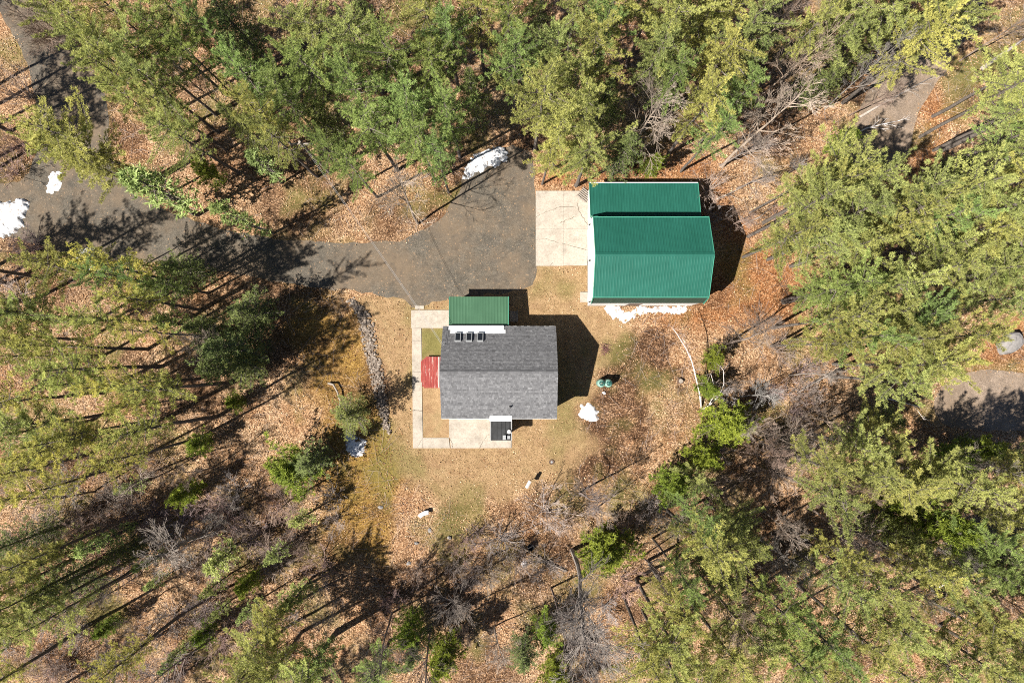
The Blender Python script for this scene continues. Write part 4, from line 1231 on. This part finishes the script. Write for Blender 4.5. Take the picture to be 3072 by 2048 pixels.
# ------------------------------------------------------------------ where the trees stand
# crown position in the photograph (x, y), crown radius in pixels, kind, [height]
# kinds: y yellow-green pine, g green pine, Y high-crowned pine, d hemlock, b young bright conifer, n bare tree, s bare shrub, o thin sapling
TREES = """
209 39 85 y;255 440 120 y 16;330 520 70 y 13;215 500 60 y 14;270 100 80 y;344 183 80 y;383 253 75 y;418 314 62 y;379 65 70 y;544 65 85 y;523 144 80 g;479 209 75 y;501 279 80 y;536 348 80 y;566 418 75 y;618 514 45 b 6;
740 183 85 d;762 250 80 g;806 370 85 y;849 435 75 y;871 305 80 g;958 130 90 y;697 65 85 d;784 501 50 o;732 392 70 d;958 244 90 g;980 370 75 d;640 110 60 g;610 200 60 g;
1081 144 95 y;1111 65 60 d;1285 65 95 y;1351 131 85 g;1176 209 100 g;1307 226 90 g;1089 305 95 g;1242 327 110 g;1351 361 85 g;1133 414 95 g;1263 444 95 g;1329 500 60 g;1067 515 65 g;1416 283 65 d;1438 65 85 y;1525 87 75 g;1000 470 60 g;
1547 218 80 g;1581 348 105 y;1669 209 85 y;1764 196 85 y;1721 270 80 y;1743 370 90 y;1677 414 90 y;1756 500 95 y 12;1642 514 60 y 11;1808 305 80 d;1830 57 95 y;1939 52 90 y;1982 122 85 y;1799 131 80 g;1960 196 80 y;2004 261 75 g;1873 457 70 d;1960 492 45 b 5;1720 60 75 y;1620 40 50 d;
2148 44 95 y;2092 109 85 y;2135 196 100 y;2200 131 80 y;2235 209 65 d;2092 348 85 y;2135 414 65 g;2200 314 60 g;2505 74 90 y;2484 152 75 y;2571 166 60 d;2614 74 80 y;2723 160 100 y;2788 65 100 y;2832 131 80 y;2897 35 70 y;2680 13 80 y;3028 218 85 y;2984 283 85 y;3028 340 80 y;3028 414 90 g;3006 479 85 y;2400 120 60 y;2470 250 60 d 9;2040 60 80 y;
2505 536 110 y;2440 588 90 y;2700 605 85 y;2555 560 75 y;2832 588 95 y;2984 566 95 y;2396 632 85 y;2527 653 95 y;2701 645 95 y;2919 645 90 y;2535 425 45 b 5;2875 500 55 d 7;2790 660 80 g;2380 560 60 y;
209 809 80 y 14;305 765 40 y 9;348 805 70 Y;392 840 65 g;544 800 65 d 9;523 857 65 g 10;305 953 65 Y;65 953 85 y 14;131 944 75 y 14;44 1010 80 y 14;109 1066 80 y 14;261 1145 55 Y;357 1153 65 Y;457 997 50 Y;523 966 45 o 8;414 1214 40 Y;65 1293 90 y 14;131 1271 80 y 14;196 1315 70 Y;283 1293 65 Y;430 770 35 o 8;
675 1053 100 d 9;740 944 80 d 8;719 1097 80 d 7;610 988 60 d 8;1040 1250 70 d 7;588 1336 45 b 4;697 1206 35 b 3;640 1110 60 d 8;
2440 727 95 y;2353 718 75 y;2527 748 90 y;2614 709 85 y;2788 740 90 y;2897 700 90 y;3028 727 95 y;3028 805 90 g;2440 892 75 g 10;2505 870 85 g;2614 870 95 y;2592 944 100 y;2484 966 85 y;2462 1031 75 y;2767 814 85 y;2919 827 90 y;2963 901 85 y;2832 1010 80 y;2658 1023 90 y;2701 1097 90 y;2780 1075 80 y;2658 1140 80 y;2700 950 80 g;2540 1010 70 g;
2179 1271 95 b 6;2145 1075 45 b 4;2126 1162 45 b 4;2660 1265 60 d 7;2549 1328 85 y 12;2636 1310 80 y 10;2963 1350 70 b 5;3040 1385 80 y 9;2870 1390 75 b 5;
65 1410 80 y 14;122 1466 70 Y;370 1375 60 Y;35 1636 75 d;109 1671 70 y;26 1736 80 y 14;87 1780 80 y 14;174 1758 90 d;196 1823 80 y;44 1867 80 y;196 1636 50 o 9;873 1423 95 b 6;930 1390 70 d 7;544 1484 55 b 5;313 1610 45 o 9;361 1662 50 d 7;653 1671 50 o 6;740 1749 45 b 4;910 1553 35 o 5;827 1662 35 o 6;893 1780 50 o 7;827 1845 65 y 10;784 1910 85 y 11;958 1970 80 g 9;827 1997 85 y 11;740 2019 80 y;610 1902 40 b 4;313 1884 40 b 4;640 1760 30 o 6;
2017 1453 75 b 7;1817 1655 100 b 6;1220 1889 55 b 7;1133 2005 80 g 9;1329 1976 80 b 7;1634 1900 60 b 5;1568 1967 60 d 6;1982 1867 95 y;2026 1801 85 y;1939 1932 85 y;1669 2019 60 b 5;2004 1976 85 y;1245 1960 60 d 8;
2074 1431 65 y 8;2120 1380 60 b 6;2462 1475 80 y;2440 1392 80 y;2179 1553 75 y 10;2092 1619 90 y;2157 1627 75 y;2157 1736 80 d;2658 1453 100 y 11;2767 1410 95 y 10;2854 1444 90 y;2788 1562 100 b 12;3028 1418 90 y;2984 1497 90 y;3028 1562 85 y;2484 1636 60 y;2484 1714 70 y;2592 1736 85 y;2745 1684 80 y;2810 1714 75 y;3028 1671 80 d;3028 1750 90 d;2875 1802 90 y;2963 1845 90 y;2636 1845 90 y;2549 1880 90 y;2418 1867 100 g;2309 1802 80 g;2222 1867 90 y;2179 1954 90 y;2353 1932 90 g;2788 1954 100 y;2897 1954 90 y;3006 1923 90 y;3050 2019 90 g;2092 1997 90 y;2690 2010 90 y;2450 1990 80 y;2040 1720 60 g;2700 1610 70 d;2900 1600 70 g;2080 1530 60 g;2570 1400 75 y;2270 1640 50 d 8;2940 1700 70 g;
152 74 110 n;44 270 70 s;44 435 60 s;618 270 60 n 13;893 44 80 n;60 560 60 s;20 160 70 n;90 700 70 s;
1960 361 115 n 15;2222 440 70 n 9;2309 435 70 s;2375 190 80 n 15;2353 44 60 n;2440 40 50 n;2614 218 60 n;2270 520 60 n 8;2700 300 50 n 8;3000 60 60 n;
610 1031 60 n 11;65 727 75 s;22 879 80 s;
2353 1053 55 s;2257 1197 65 n 5;2484 1262 80 n 8;2353 1314 100 n 8;2157 1340 60 s;2420 1130 60 n 6;2400 1240 60 s;2290 1290 60 s;2330 1180 45 s;
196 1440 75 n 8;370 1440 85 n 9;65 1531 100 n 9;174 1510 80 n 8;152 1584 70 s;348 1497 60 s;501 1662 105 n 10;653 1540 85 s;544 1558 80 s;327 1758 70 n 8;501 1858 70 s;566 1976 105 n 9;653 1932 80 s;784 1605 75 s;871 1510 80 n 6;209 1910 60 s;958 1693 60 s;700 1480 60 s;430 1560 70 s;250 1540 70 s;610 1620 60 s;880 1640 60 s;1000 1560 50 s;420 1930 60 s;350 2000 70 n 8;100 1980 60 s;960 1770 50 s;
1503 1625 85 s;1642 1540 85 s;1351 1823 75 n 8;1669 1858 80 n 12;2013 1584 70 n 9;1969 1736 60 n 10;1939 1997 85 n 9;1176 1806 50 s;1560 1690 60 s;1640 1700 70 s;1700 1570 60 s;1420 1610 50 s;1900 1560 60 s;1960 1520 60 s;1880 1760 60 s;1820 1830 60 s;1250 1720 50 s;1420 1720 50 s;1480 1940 60 n 7;1380 1640 45 s;
2288 1384 70 n 9;2157 1466 75 s;2344 1431 80 n 9;2366 1579 60 n 9;2536 1575 100 n 11;2353 1671 95 n 9;2318 1736 60 n 8;2549 1453 50 n 13;2845 1636 70 n 11;2897 1475 70 n 13;2701 1780 60 n 12;2941 1392 60 n;3028 1788 60 n;2430 1770 60 n 9;2620 1650 50 n 10;
"""
# trunk foot in the photograph (x, y), height, crown radius in metres, kind
FEET = """
688 1149 17 2.3 Y;488 1099 17 2.4 Y;313 1177 16 2.4 Y;653 1249 17 2.3 Y;445 1047 16 2.2 Y;139 835 16 2.4 Y;2819 453 17 2.7 Y;1000 1905 16 2.8 Y;1176 1838 13 2.0 n;1296 1870 15 2.2 n;
1716 1649 20 3.9 t;2179 1036 9.4 2.6 n;1255 671 11.5 2.6 n;1738 1479 7.5 2.2 n;2166 501 15 3.2 n;2070 1690 13 2.4 n;600 930 14 2.0 Y;430 1290 16 2.2 Y;820 700 11 1.5 o;
180 1700 16 2.3 Y;560 1830 15 2.2 Y;250 1880 16 2.4 Y
"""
# beyond the frame, where trees still reach in or throw their shade in
BEYOND = [(-40, 330, 14, 'Y'), (30, 395, 13, 'Y'), (-90, 420, 15, 'Y'), (-70, 830, 14, 'Y'), (30, 850, 13, 'Y'), (90, 905, 14, 'Y'), (-20, 480, 13, 'Y'), (-90, 300, 16, 'Y'), (-60, 620, 15, 'Y'), (-110, 900, 16, 'Y'), (-60, 1250, 15, 'Y'), (-120, 1500, 16, 'Y'), (-50, 1760, 16, 'y'), (60, 2130, 15, 'Y'), (300, 2150, 16, 'Y'), (520, 2140, 15, 'Y'), (760, 2150, 16, 'y'), (1500, 2160, 13, 'y'), (-140, 60, 15, 'y'),
          (560, 720, 12, 'o')]

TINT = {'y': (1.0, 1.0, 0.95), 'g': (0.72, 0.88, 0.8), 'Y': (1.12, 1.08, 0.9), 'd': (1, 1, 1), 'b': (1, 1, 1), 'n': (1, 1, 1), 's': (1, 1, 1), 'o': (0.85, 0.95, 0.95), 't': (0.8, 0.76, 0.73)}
KLIB = {'y': 'pine', 'g': 'pine', 'Y': 'high', 'd': 'hemlock', 'b': 'young', 'n': 'bare', 's': 'shrub', 'o': 'sapling', 't': 'tallbare'}
KNAME = {'y': 'pine_tree', 'g': 'pine_tree', 'Y': 'pine_tree', 'd': 'hemlock_tree', 'b': 'young_conifer', 'n': 'bare_tree', 's': 'bare_shrub', 'o': 'pine_sapling', 't': 'bare_tree'}
KDESC = {'y': 'dense yellowish pine', 'g': 'dense green pine', 'Y': 'open tall pine', 'd': 'dark green hemlock', 'b': 'low bright young conifer', 'n': 'leafless grey tree', 's': 'leafless brown shrub', 'o': 'thin olive green sapling', 't': 'very tall leafless tree'}
KGROUP = {'y': 'yellow-green pines of the woods', 'g': 'green pines of the woods', 'Y': 'high-crowned pines of the woods', 'd': 'hemlocks of the woods', 'b': 'young conifers', 'n': 'leafless trees', 's': 'leafless shrubs', 'o': 'thin saplings', 't': 'leafless trees'}
DEFH = {'y': (14, 17.5), 'g': (13.5, 17), 'Y': (15, 18), 'd': (10, 13), 'b': (4, 6), 'n': (9, 13), 's': (2.4, 3.6), 'o': (6, 9), 't': (19, 20)}
PLACE = [['by the shaded road at top left', 'in the upper woods above the driveway', 'above the snow at the driveway end', 'in the woods behind the lean-to', 'in the woods above the barn corner', 'around the sandy lane at top right'],
         ['near the left bend of the driveway', 'beside the middle of the driveway', 'near the driveway turnaround', 'close to the barn', 'in the woods right of the barn', 'above the boulder'],
         ['in the open woods at left', 'left of the stone strip', 'below the house patio', 'along the right of the yard', 'right of the white birch clump', 'around the lower sandy lane'],
         ['in the bottom left corner', 'at the bottom left of centre', 'at the bottom below the curved bench', 'at the bottom below the yard', 'at the bottom right of centre', 'in the bottom right corner']]
ORD = ['leftmost', 'second from left', 'third from left', 'fourth from left', 'fifth from left', 'sixth from left', 'seventh from left', 'eighth from left', 'ninth from left', 'tenth from left', 'eleventh from left', 'twelfth from left', 'thirteenth from left', 'fourteenth from left', 'fifteenth from left', 'sixteenth from left', 'seventeenth from left', 'eighteenth from left']

trees = []
rt = random.Random(21)
for part_ in TREES.replace('\n', '').split(';'):
    w = part_.split()
    if not w: continue
    x, y, r, k = float(w[0]), float(w[1]), float(w[2]), w[3]
    h = float(w[4]) if len(w) > 4 else rt.uniform(*DEFH[k])
    hc = h * (0.62 if k in 'ygdbno' else 0.72 if k in 'Y' else 0.55)
    X, Y = G(x, y, hc)
    R = r * (1 - hc / CAMH) / PXM
    R *= {'y': 1.14, 'g': 1.14, 'Y': 1.25, 'd': 1.15, 'b': 1.05, 'n': 1.0, 's': 0.8, 'o': 1.1, 't': 1}[k]
    trees.append([X, Y, h, R, k, x, y])
for _ in range(75):
    x, y = rt.uniform(-10, 1000), rt.uniform(1370, 2050)
    if x > 700 and y < 1480: continue
    k = rt.choice('sssson')
    h = rt.uniform(1.6, 3.2) if k == 's' else rt.uniform(4, 7) if k == 'o' else rt.uniform(5, 8)
    X, Y = G(x, y, h * 0.5)
    trees.append([X, Y, h, rt.uniform(0.9, 1.6) if k != 'o' else 0.8, k, x, y])
for _ in range(26):
    x, y = rt.choice([(rt.uniform(1300, 2000), rt.uniform(1540, 2040)), (rt.uniform(2080, 2500), rt.uniform(1060, 1350)), (rt.uniform(2080, 2560), rt.uniform(480, 700))])
    k = rt.choice('ssn'); h = rt.uniform(1.6, 3.0) if k == 's' else rt.uniform(4, 7)
    X, Y = G(x, y, h * 0.5)
    trees.append([X, Y, h, rt.uniform(0.8, 1.5), k, x, y])
for part_ in FEET.replace('\n', '').split(';'):
    w = part_.split()
    if not w: continue
    X, Y = G(float(w[0]), float(w[1])); h = float(w[2])
    ix, iy = IMG(X, Y, h * 0.65)
    trees.append([X, Y, h, float(w[3]), w[4], ix, iy])
for x, y, h, k in BEYOND:
    X, Y = G(x, y); ix, iy = IMG(X, Y, h * 0.65)
    trees.append([X, Y, h, 2.4, k, ix, iy])

# keep trunks off the buildings, the driveway and each other's exact spot
def clear_of(X, Y):
    px, py = np.array([NX + X * PXM]), np.array([NY - Y * PXM])
    return max(float(sdist(px, py, p)[0]) for p in BUILT + [DRIVE, LANE_N, LANE_S])
cells = {}
for t in trees:
    for _ in range(60):
        c = clear_of(t[0], t[1])
        if c < -14 or t[6] > 2100: break
        best = min(((clear_of(t[0] + 0.35 * math.cos(a), t[1] + 0.35 * math.sin(a)), a) for a in np.linspace(0, 6.28, 12)))
        t[0] += 0.35 * math.cos(best[1]); t[1] += 0.35 * math.sin(best[1])
    ix = min(3071, max(0, t[5])); iy = min(2047, max(0, t[6]))
    key = (t[4], int(iy // 512), int(ix // 512))
    cells.setdefault(key, []).append(t)

ntree = 0
for (k, row, colm), whole in cells.items():
  whole.sort(key=lambda t: t[6])
  ng = 1 if len(whole) <= 8 else 2 if len(whole) <= 16 else 3
  cut = [whole[round(len(whole) * q / ng):round(len(whole) * (q + 1) / ng)] for q in range(ng)]
  for q, lst in enumerate(cut):
    lst.sort(key=lambda t: t[5])
    band = '' if ng == 1 else ', ' + (('upper', 'lower') if ng == 2 else ('upper', 'middle', 'lower'))[q] + ' band,'
    for i, (X, Y, h, R, kk, ix, iy) in enumerate(lst):
        lib = LIB[KLIB[k]]; d = rt.choice(lib)
        place = PLACE[row][colm]
        if len(whole) == 1: lab = f'{KDESC[k]} {place}, the only one there'
        else: lab = f'{KDESC[k]}, {ORD[i]}{band} {place}'
        e = thing(KNAME[k], lab, 'shrub' if k == 's' else 'tree', (X, Y, 0), rt.uniform(0, 6.28), KGROUP[k])
        sx = R / d['R']; sz = h / d['H']
        e.scale = (sx, sx * rt.uniform(0.92, 1.08), sz)
        wo = lnk(bpy.data.objects.new('trunk', d['wood']), e)
        cr = lnk(bpy.data.objects.new('crown', d['crown']), e)
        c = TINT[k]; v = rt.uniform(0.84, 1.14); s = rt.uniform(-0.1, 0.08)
        if k == 's':
            v = rt.uniform(0.8, 1.25); c = rt.choice([(1.05, 0.92, 0.95), (1, 1, 1), (1.0, 0.95, 0.9)])
        if k in 'n': c = rt.choice([(0.95, 0.93, 0.9), (0.78, 0.7, 0.66), (0.7, 0.6, 0.58), (0.85, 0.8, 0.76)])
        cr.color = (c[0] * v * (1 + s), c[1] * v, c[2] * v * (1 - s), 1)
        wo.color = (1, 1, 1, 1) if k not in 'ns' else cr.color
        ntree += 1
print('trees', ntree)

# ------------------------------------------------------------------ white birch clump, leaning trunks, logs
def stem_from(name, parent, pts, radii, mat, sides=7):
    return MB().tube(pts, radii, sides).build(name, M[mat], parent, True)

def birch():
    bx, by = G(2105, 1227)
    t = thing('birch_clump', 'clump of thin bent white birch stems at the right of the yard', 'tree', (bx, by, 0))
    def path(pix, hs):
        out = []
        for (x, y), h in zip(pix, hs):
            X, Y = G(x, y, h); out.append((X - bx, Y - by, h))
        return out
    rs = random.Random(5)
    for pix, hs, r in (([(2104, 1228), (2102, 1195), (2092, 1150), (2076, 1085), (2058, 1045), (2030, 1000), (2018, 985)], [-0.05, 1.0, 2.0, 3.2, 3.9, 4.5, 4.7], 0.07),
                       ([(2104, 1226), (2096, 1170), (2084, 1110), (2066, 1050), (2044, 1008)], [-0.05, 1.2, 2.4, 3.5, 4.2], 0.045),
                       ([(2106, 1227), (2126, 1216), (2140, 1190), (2141, 1150), (2132, 1120)], [-0.05, 0.9, 2.0, 3.2, 4.2], 0.05),
                       ([(2107, 1228), (2130, 1214), (2158, 1186), (2172, 1150), (2170, 1110), (2160, 1098)], [-0.05, 0.9, 2.1, 3.3, 4.5, 4.9], 0.05)):
        P = path(pix, hs)
        s = stem_from('stem', t, P, [r * (1 - 0.75 * i / (len(P) - 1)) for i in range(len(P))], 'birch')
        mb = MB()
        for i in range(2, len(P)):
            for _ in range(3):
                a = rs.uniform(0, 6.28); l = rs.uniform(0.4, 0.9); p = Vector(P[i])
                q = p + Vector((math.cos(a) * l, math.sin(a) * l, rs.uniform(-0.1, 0.5)))
                mb.tube([p, (p + q) / 2 + Vector((0, 0, 0.06)), q], [0.014, 0.011, 0.006], 4, cap=False)
                mb.tube([(p + q) / 2, (p + q) / 2 + Vector((math.sin(a) * 0.3, math.cos(a) * 0.3, 0.1))], [0.009, 0.005], 4, cap=False)
        mb.build('twigs', M['twig'], s)
birch()

def log(name, label, pix, hs, r, mat, twigs=0, seed=1):
    P = [(*G(x, y, h), h) for (x, y), h in zip(pix, hs)]
    o = P[0]
    t = thing(name, label, 'log', (o[0], o[1], 0))
    L = [(p[0] - o[0], p[1] - o[1], p[2]) for p in P]
    n = len(L)
    stem_from('trunk', t, L, [r * (1 - 0.6 * i / max(1, n - 1)) for i in range(n)], mat, 9)
    rs = random.Random(seed)
    for k in range(twigs):
        i = rs.randrange(max(0, n // 2 - 1), n - 1); u = rs.random()
        p = Vector(L[i]).lerp(Vector(L[i + 1]), u); d = (Vector(L[i + 1]) - Vector(L[i])).normalized()
        a = rs.uniform(-1.1, 1.1); l = rs.uniform(0.6, 1.7)
        q = p + (Matrix.Rotation(a, 3, 'Z') @ d) * l + Vector((0, 0, rs.uniform(0.0, 0.4)))
        mb = MB().tube([p, (p + q) / 2 + Vector((0, 0, 0.08)), q], [0.025, 0.017, 0.007], 5)
        for _ in range(3):
            b = (p + q) / 2 + (q - p) * rs.uniform(-0.2, 0.4); a2 = a + rs.choice((-1, 1)) * rs.uniform(0.4, 0.9)
            mb.tube([b, b + (Matrix.Rotation(a2, 3, 'Z') @ d) * rs.uniform(0.3, 0.7) + Vector((0, 0, rs.uniform(0, 0.2)))], [0.012, 0.005], 4)
        mb.build('branch', M[mat], t)
log('fallen_log', 'thin fallen trunk lying across the upper sandy lane', [(2579, 351), (2650, 310), (2720, 272), (2797, 231)], [0.1, 0.14, 0.14, 0.12], 0.11, 'greybark', 7, 2)
log('fallen_log', 'thick bare grey log at the upper right edge by the grass', [(2945, 207), (3000, 168), (3040, 140), (3085, 108)], [0.2, 0.22, 0.22, 0.24], 0.2, 'greybark', 0, 3)
log('fallen_log', 'slim pale fallen birch below the upper lane end', [(2550, 410), (2600, 385), (2650, 372), (2700, 362)], [0.05, 0.4, 0.5, 0.4], 0.06, 'birch', 5, 4)
log('bent_log', 'bent grey branch on the mossy ground left of the stone strip', [(985, 1149), (1000, 1153), (1012, 1175), (1020, 1202), (1019, 1222)], [0.15, 0.45, 0.5, 0.35, 0.1], 0.11, 'wood', 2, 6)
log('fallen_log', 'leaning twiggy trunk in the leaves right of the birch clump', [(2390, 1180), (2430, 1155), (2480, 1128), (2540, 1105)], [0.1, 0.4, 0.6, 0.6], 0.08, 'greybark', 8, 7)
log('fallen_log', 'long thin fallen branch on leaves right of the lean-to', [(2150, 597), (2200, 575), (2260, 545)], [0.06, 0.1, 0.1], 0.06, 'greybark', 2, 8)
log('fallen_log', 'thin fallen branch above the rust coloured leaves right of the barn', [(2215, 682), (2280, 650), (2340, 600)], [0.06, 0.1, 0.1], 0.05, 'greybark', 2, 9)
log('fallen_log', 'slim fallen trunk near the sandy lane at the right', [(2640, 1190), (2700, 1205), (2760, 1220)], [0.05, 0.3, 0.3], 0.05, 'birch', 3, 10)
log('fallen_log', 'pale slanting dead trunk among pines at lower right', [(2808, 1765), (2850, 1745), (2905, 1720)], [0.2, 0.6, 1.0], 0.08, 'birch', 3, 12)
log('dead_trunk', 'crooked dark dead trunk right of the tall leafless tree', [(2005, 1808), (1990, 1770), (1965, 1720), (1945, 1690), (1975, 1675)], [0.1, 2.2, 4.0, 5.0, 5.4], 0.13, 'pinebark', 5, 13)
log('fallen_log', 'long pale branch lying left of the tall leafless tree foot', [(1700, 1712), (1650, 1690), (1600, 1662), (1555, 1635)], [0.2, 0.25, 0.2, 0.1], 0.07, 'greybark', 9, 14)

def brush_pile():
    x, y = G(1816, 1047)
    t = thing('brush_pile', 'small rust brown brush pile in the grass beside the house', 'brush pile', (x, y, 0))
    rs = random.Random(8)
    for k in range(26):
        a = rs.uniform(0, 6.28); l = rs.uniform(0.25, 0.5); c = Vector((rs.gauss(0, 0.18), rs.gauss(0, 0.16), rs.uniform(0.02, 0.22)))
        d = Vector((math.cos(a), math.sin(a), rs.uniform(-0.1, 0.15))) * l
        MB().tube([c - d, c + d * 0.1 + Vector((0, 0, 0.04)), c + d], [0.02, 0.018, 0.008], 5).build('stick', M['rust'], t)
brush_pile()

def wire():
    t = thing('overhead_wire', 'thin overhead service wire from the house up to the woods', 'cable')
    a = Vector((*G(1328, 1037, 4.3), 4.3)); b = Vector((*G(905, 433, 8.2), 8.2))
    for off, nm in ((0, 'cable'), (0.12, 'cable')):
        pts = []
        for i in range(25):
            u = i / 24; p = a.lerp(b, u); p.z -= 1.0 * 4 * u * (1 - u); p.x += off; pts.append(p)
        MB().tube(pts, 0.009, 5).build(nm, M['greymetal'], t)
    p = thing('utility_pole', 'wooden utility pole half hidden by pines above the driveway', 'pole', (b.x, b.y, 0))
    MB().tube([(0, 0, -0.2), (0, 0, 8.8)], [0.15, 0.1], 10).build('shaft', M['wood'], p)
    MB().box(-0.9, 0.9, -0.05, 0.05, 8.25, 8.37).build('crossarm', M['wood'], p)
    for x in (-0.8, 0.8):
        MB().lathe([(0.04, 8.371), (0.05, 8.45), (0.02, 8.5)], x, 0, 8).build('insulator', M['greymetal'], p)
wire()

# ------------------------------------------------------------------ leaf litter, dry grass and twigs on the ground
def ground_z(X, Y):
    px = NX + X * PXM; py = NY - Y * PXM
    flat = np.maximum.reduce([sdist(px, py, p) for p in BUILT + [DRIVE, LANE_N, LANE_S]])
    w = np.clip((-flat - 20) / 120.0, 0, 1)
    return w * ((fbm(X, Y, 0.35, 2) - 0.45) * 0.22 + (fbm(X, Y, 1.4, 4) - 0.45) * 0.07), flat

def litter(n, seed):
    rs = np.random.default_rng(seed)
    px = rs.uniform(-60, 3132, n); py = rs.uniform(-60, 2108, n)
    z = zones(px, py)
    X, Y = G(px, py)
    gz, flat = ground_z(X, Y)
    gz = gz * (1 - 0.8 * z[0])
    clump = fbm(X, Y, 0.9, 61)
    keep = (rs.random(n) < (0.22 + 0.78 * (1 - z[0])) * np.clip(clump * 3.4 - 1.0, 0.08, 1.0) * (1 - 0.9 * z[3]) * (1 - 0.55 * z[2])) & ((flat < -3) | ((flat < 22) & (rs.random(n) < 0.5 * np.clip(1 - flat / 22.0, 0, 1) ** 2)))
    inb = np.maximum.reduce([sdist(px, py, p) for p in BUILT]) > -1
    keep &= ~inb
    X, Y, gz = X[keep], Y[keep], gz[keep]; rustz = np.maximum(z[1], z[2])[keep]
    N = len(X)
    a = rs.uniform(0, 6.28, N); l = rs.uniform(0.03, 0.072, N); w = l * rs.uniform(0.5, 0.85, N)
    tilt = rs.normal(0, 0.45, N); roll = rs.normal(0, 0.45, N)
    ux = np.stack([np.cos(a), np.sin(a), tilt], -1); vx = np.stack([-np.sin(a), np.cos(a), roll], -1)
    C = np.stack([X, Y, gz + 0.035 + np.abs(tilt) * l + np.abs(roll) * w * 0.5], -1)
    V = np.stack([C - ux * l[:, None], C + vx * w[:, None], C + ux * l[:, None], C - vx * w[:, None]], 1).reshape(-1, 3)
    Q = np.arange(N * 4).reshape(-1, 4)
    ti = np.clip(rs.normal(0.55, 0.24, N) + (fbm(X, Y, 0.25, 83) - 0.5) * 0.7 - 0.22 * rustz, 0, 1)
    o = lnk(bpy.data.objects.new('leaf_litter', mesh_arr('leaf_litter', V, quads=Q, tint=np.repeat(ti, 4), mat=M['leaf'])))
    tag(o, 'fallen tan and orange leaves covering the woodland floor', 'leaf litter', kind='stuff')
    print('leaves', N)
litter(330000, 71)

def lawn_grass(n, seed):
    rs = np.random.default_rng(seed)
    px = rs.uniform(1050, 1950, n); py = rs.uniform(780, 1520, n)
    z = zones(px, py)
    X, Y = G(px, py); gz, flat = ground_z(X, Y); gz *= (1 - 0.8 * z[0])
    keep = (z[0] > 0.35) & (flat < -3) & (rs.random(n) < 0.35 + 0.65 * fbm(X, Y, 1.2, 77))
    X, Y, gz = X[keep], Y[keep], gz[keep]; N = len(X)
    pos = np.stack([X, Y, gz], -1)
    dr = np.stack([rs.normal(0, 1, N), rs.normal(0, 1, N), rs.uniform(0.1, 0.8, N)], -1)
    V, T = blades(pos, dr, 2, 0.12, 0.016, rs, 0.2, 0.4)
    ti = np.clip(rs.normal(0.55, 0.22, N * 2), 0, 1)
    o = lnk(bpy.data.objects.new('dry_grass', mesh_arr('dry_grass', V, tris=T, tint=np.repeat(ti, 3), mat=M['drygrass'])))
    tag(o, 'short dry tan lawn grass around the house', 'grass', kind='stuff')
lawn_grass(90000, 72)

def twig_litter(n, seed):
    rs = np.random.default_rng(seed)
    px = rs.uniform(-40, 3110, n); py = rs.uniform(-40, 2090, n)
    z = zones(px, py); X, Y = G(px, py); gz, flat = ground_z(X, Y)
    keep = (z[0] < 0.3) & (flat < -10) & (rs.random(n) < np.clip(fbm(X, Y, 0.3, 91) * 2.2 - 0.5, 0.1, 1))
    X, Y, gz = X[keep], Y[keep], gz[keep]; N = len(X)
    a = rs.uniform(0, 6.28, N); l = rs.uniform(0.15, 1.0, N); r = rs.uniform(0.005, 0.014, N)
    p0 = np.stack([X - np.cos(a) * l, Y - np.sin(a) * l, gz + 0.05], -1); p1 = np.stack([X + np.cos(a) * l, Y + np.sin(a) * l, gz + rs.uniform(0.05, 0.3, N)], -1)
    V, Q = tubes_arr(np.concatenate([p0, p1, r[:, None], r[:, None] * 0.5], 1), 3)
    o = lnk(bpy.data.objects.new('twig_litter', mesh_arr('twig_litter', V, quads=Q, mat=M['twig'])))
    tag(o, 'fallen dead twigs scattered over the woodland floor', 'twigs', kind='stuff')
twig_litter(20000, 73)
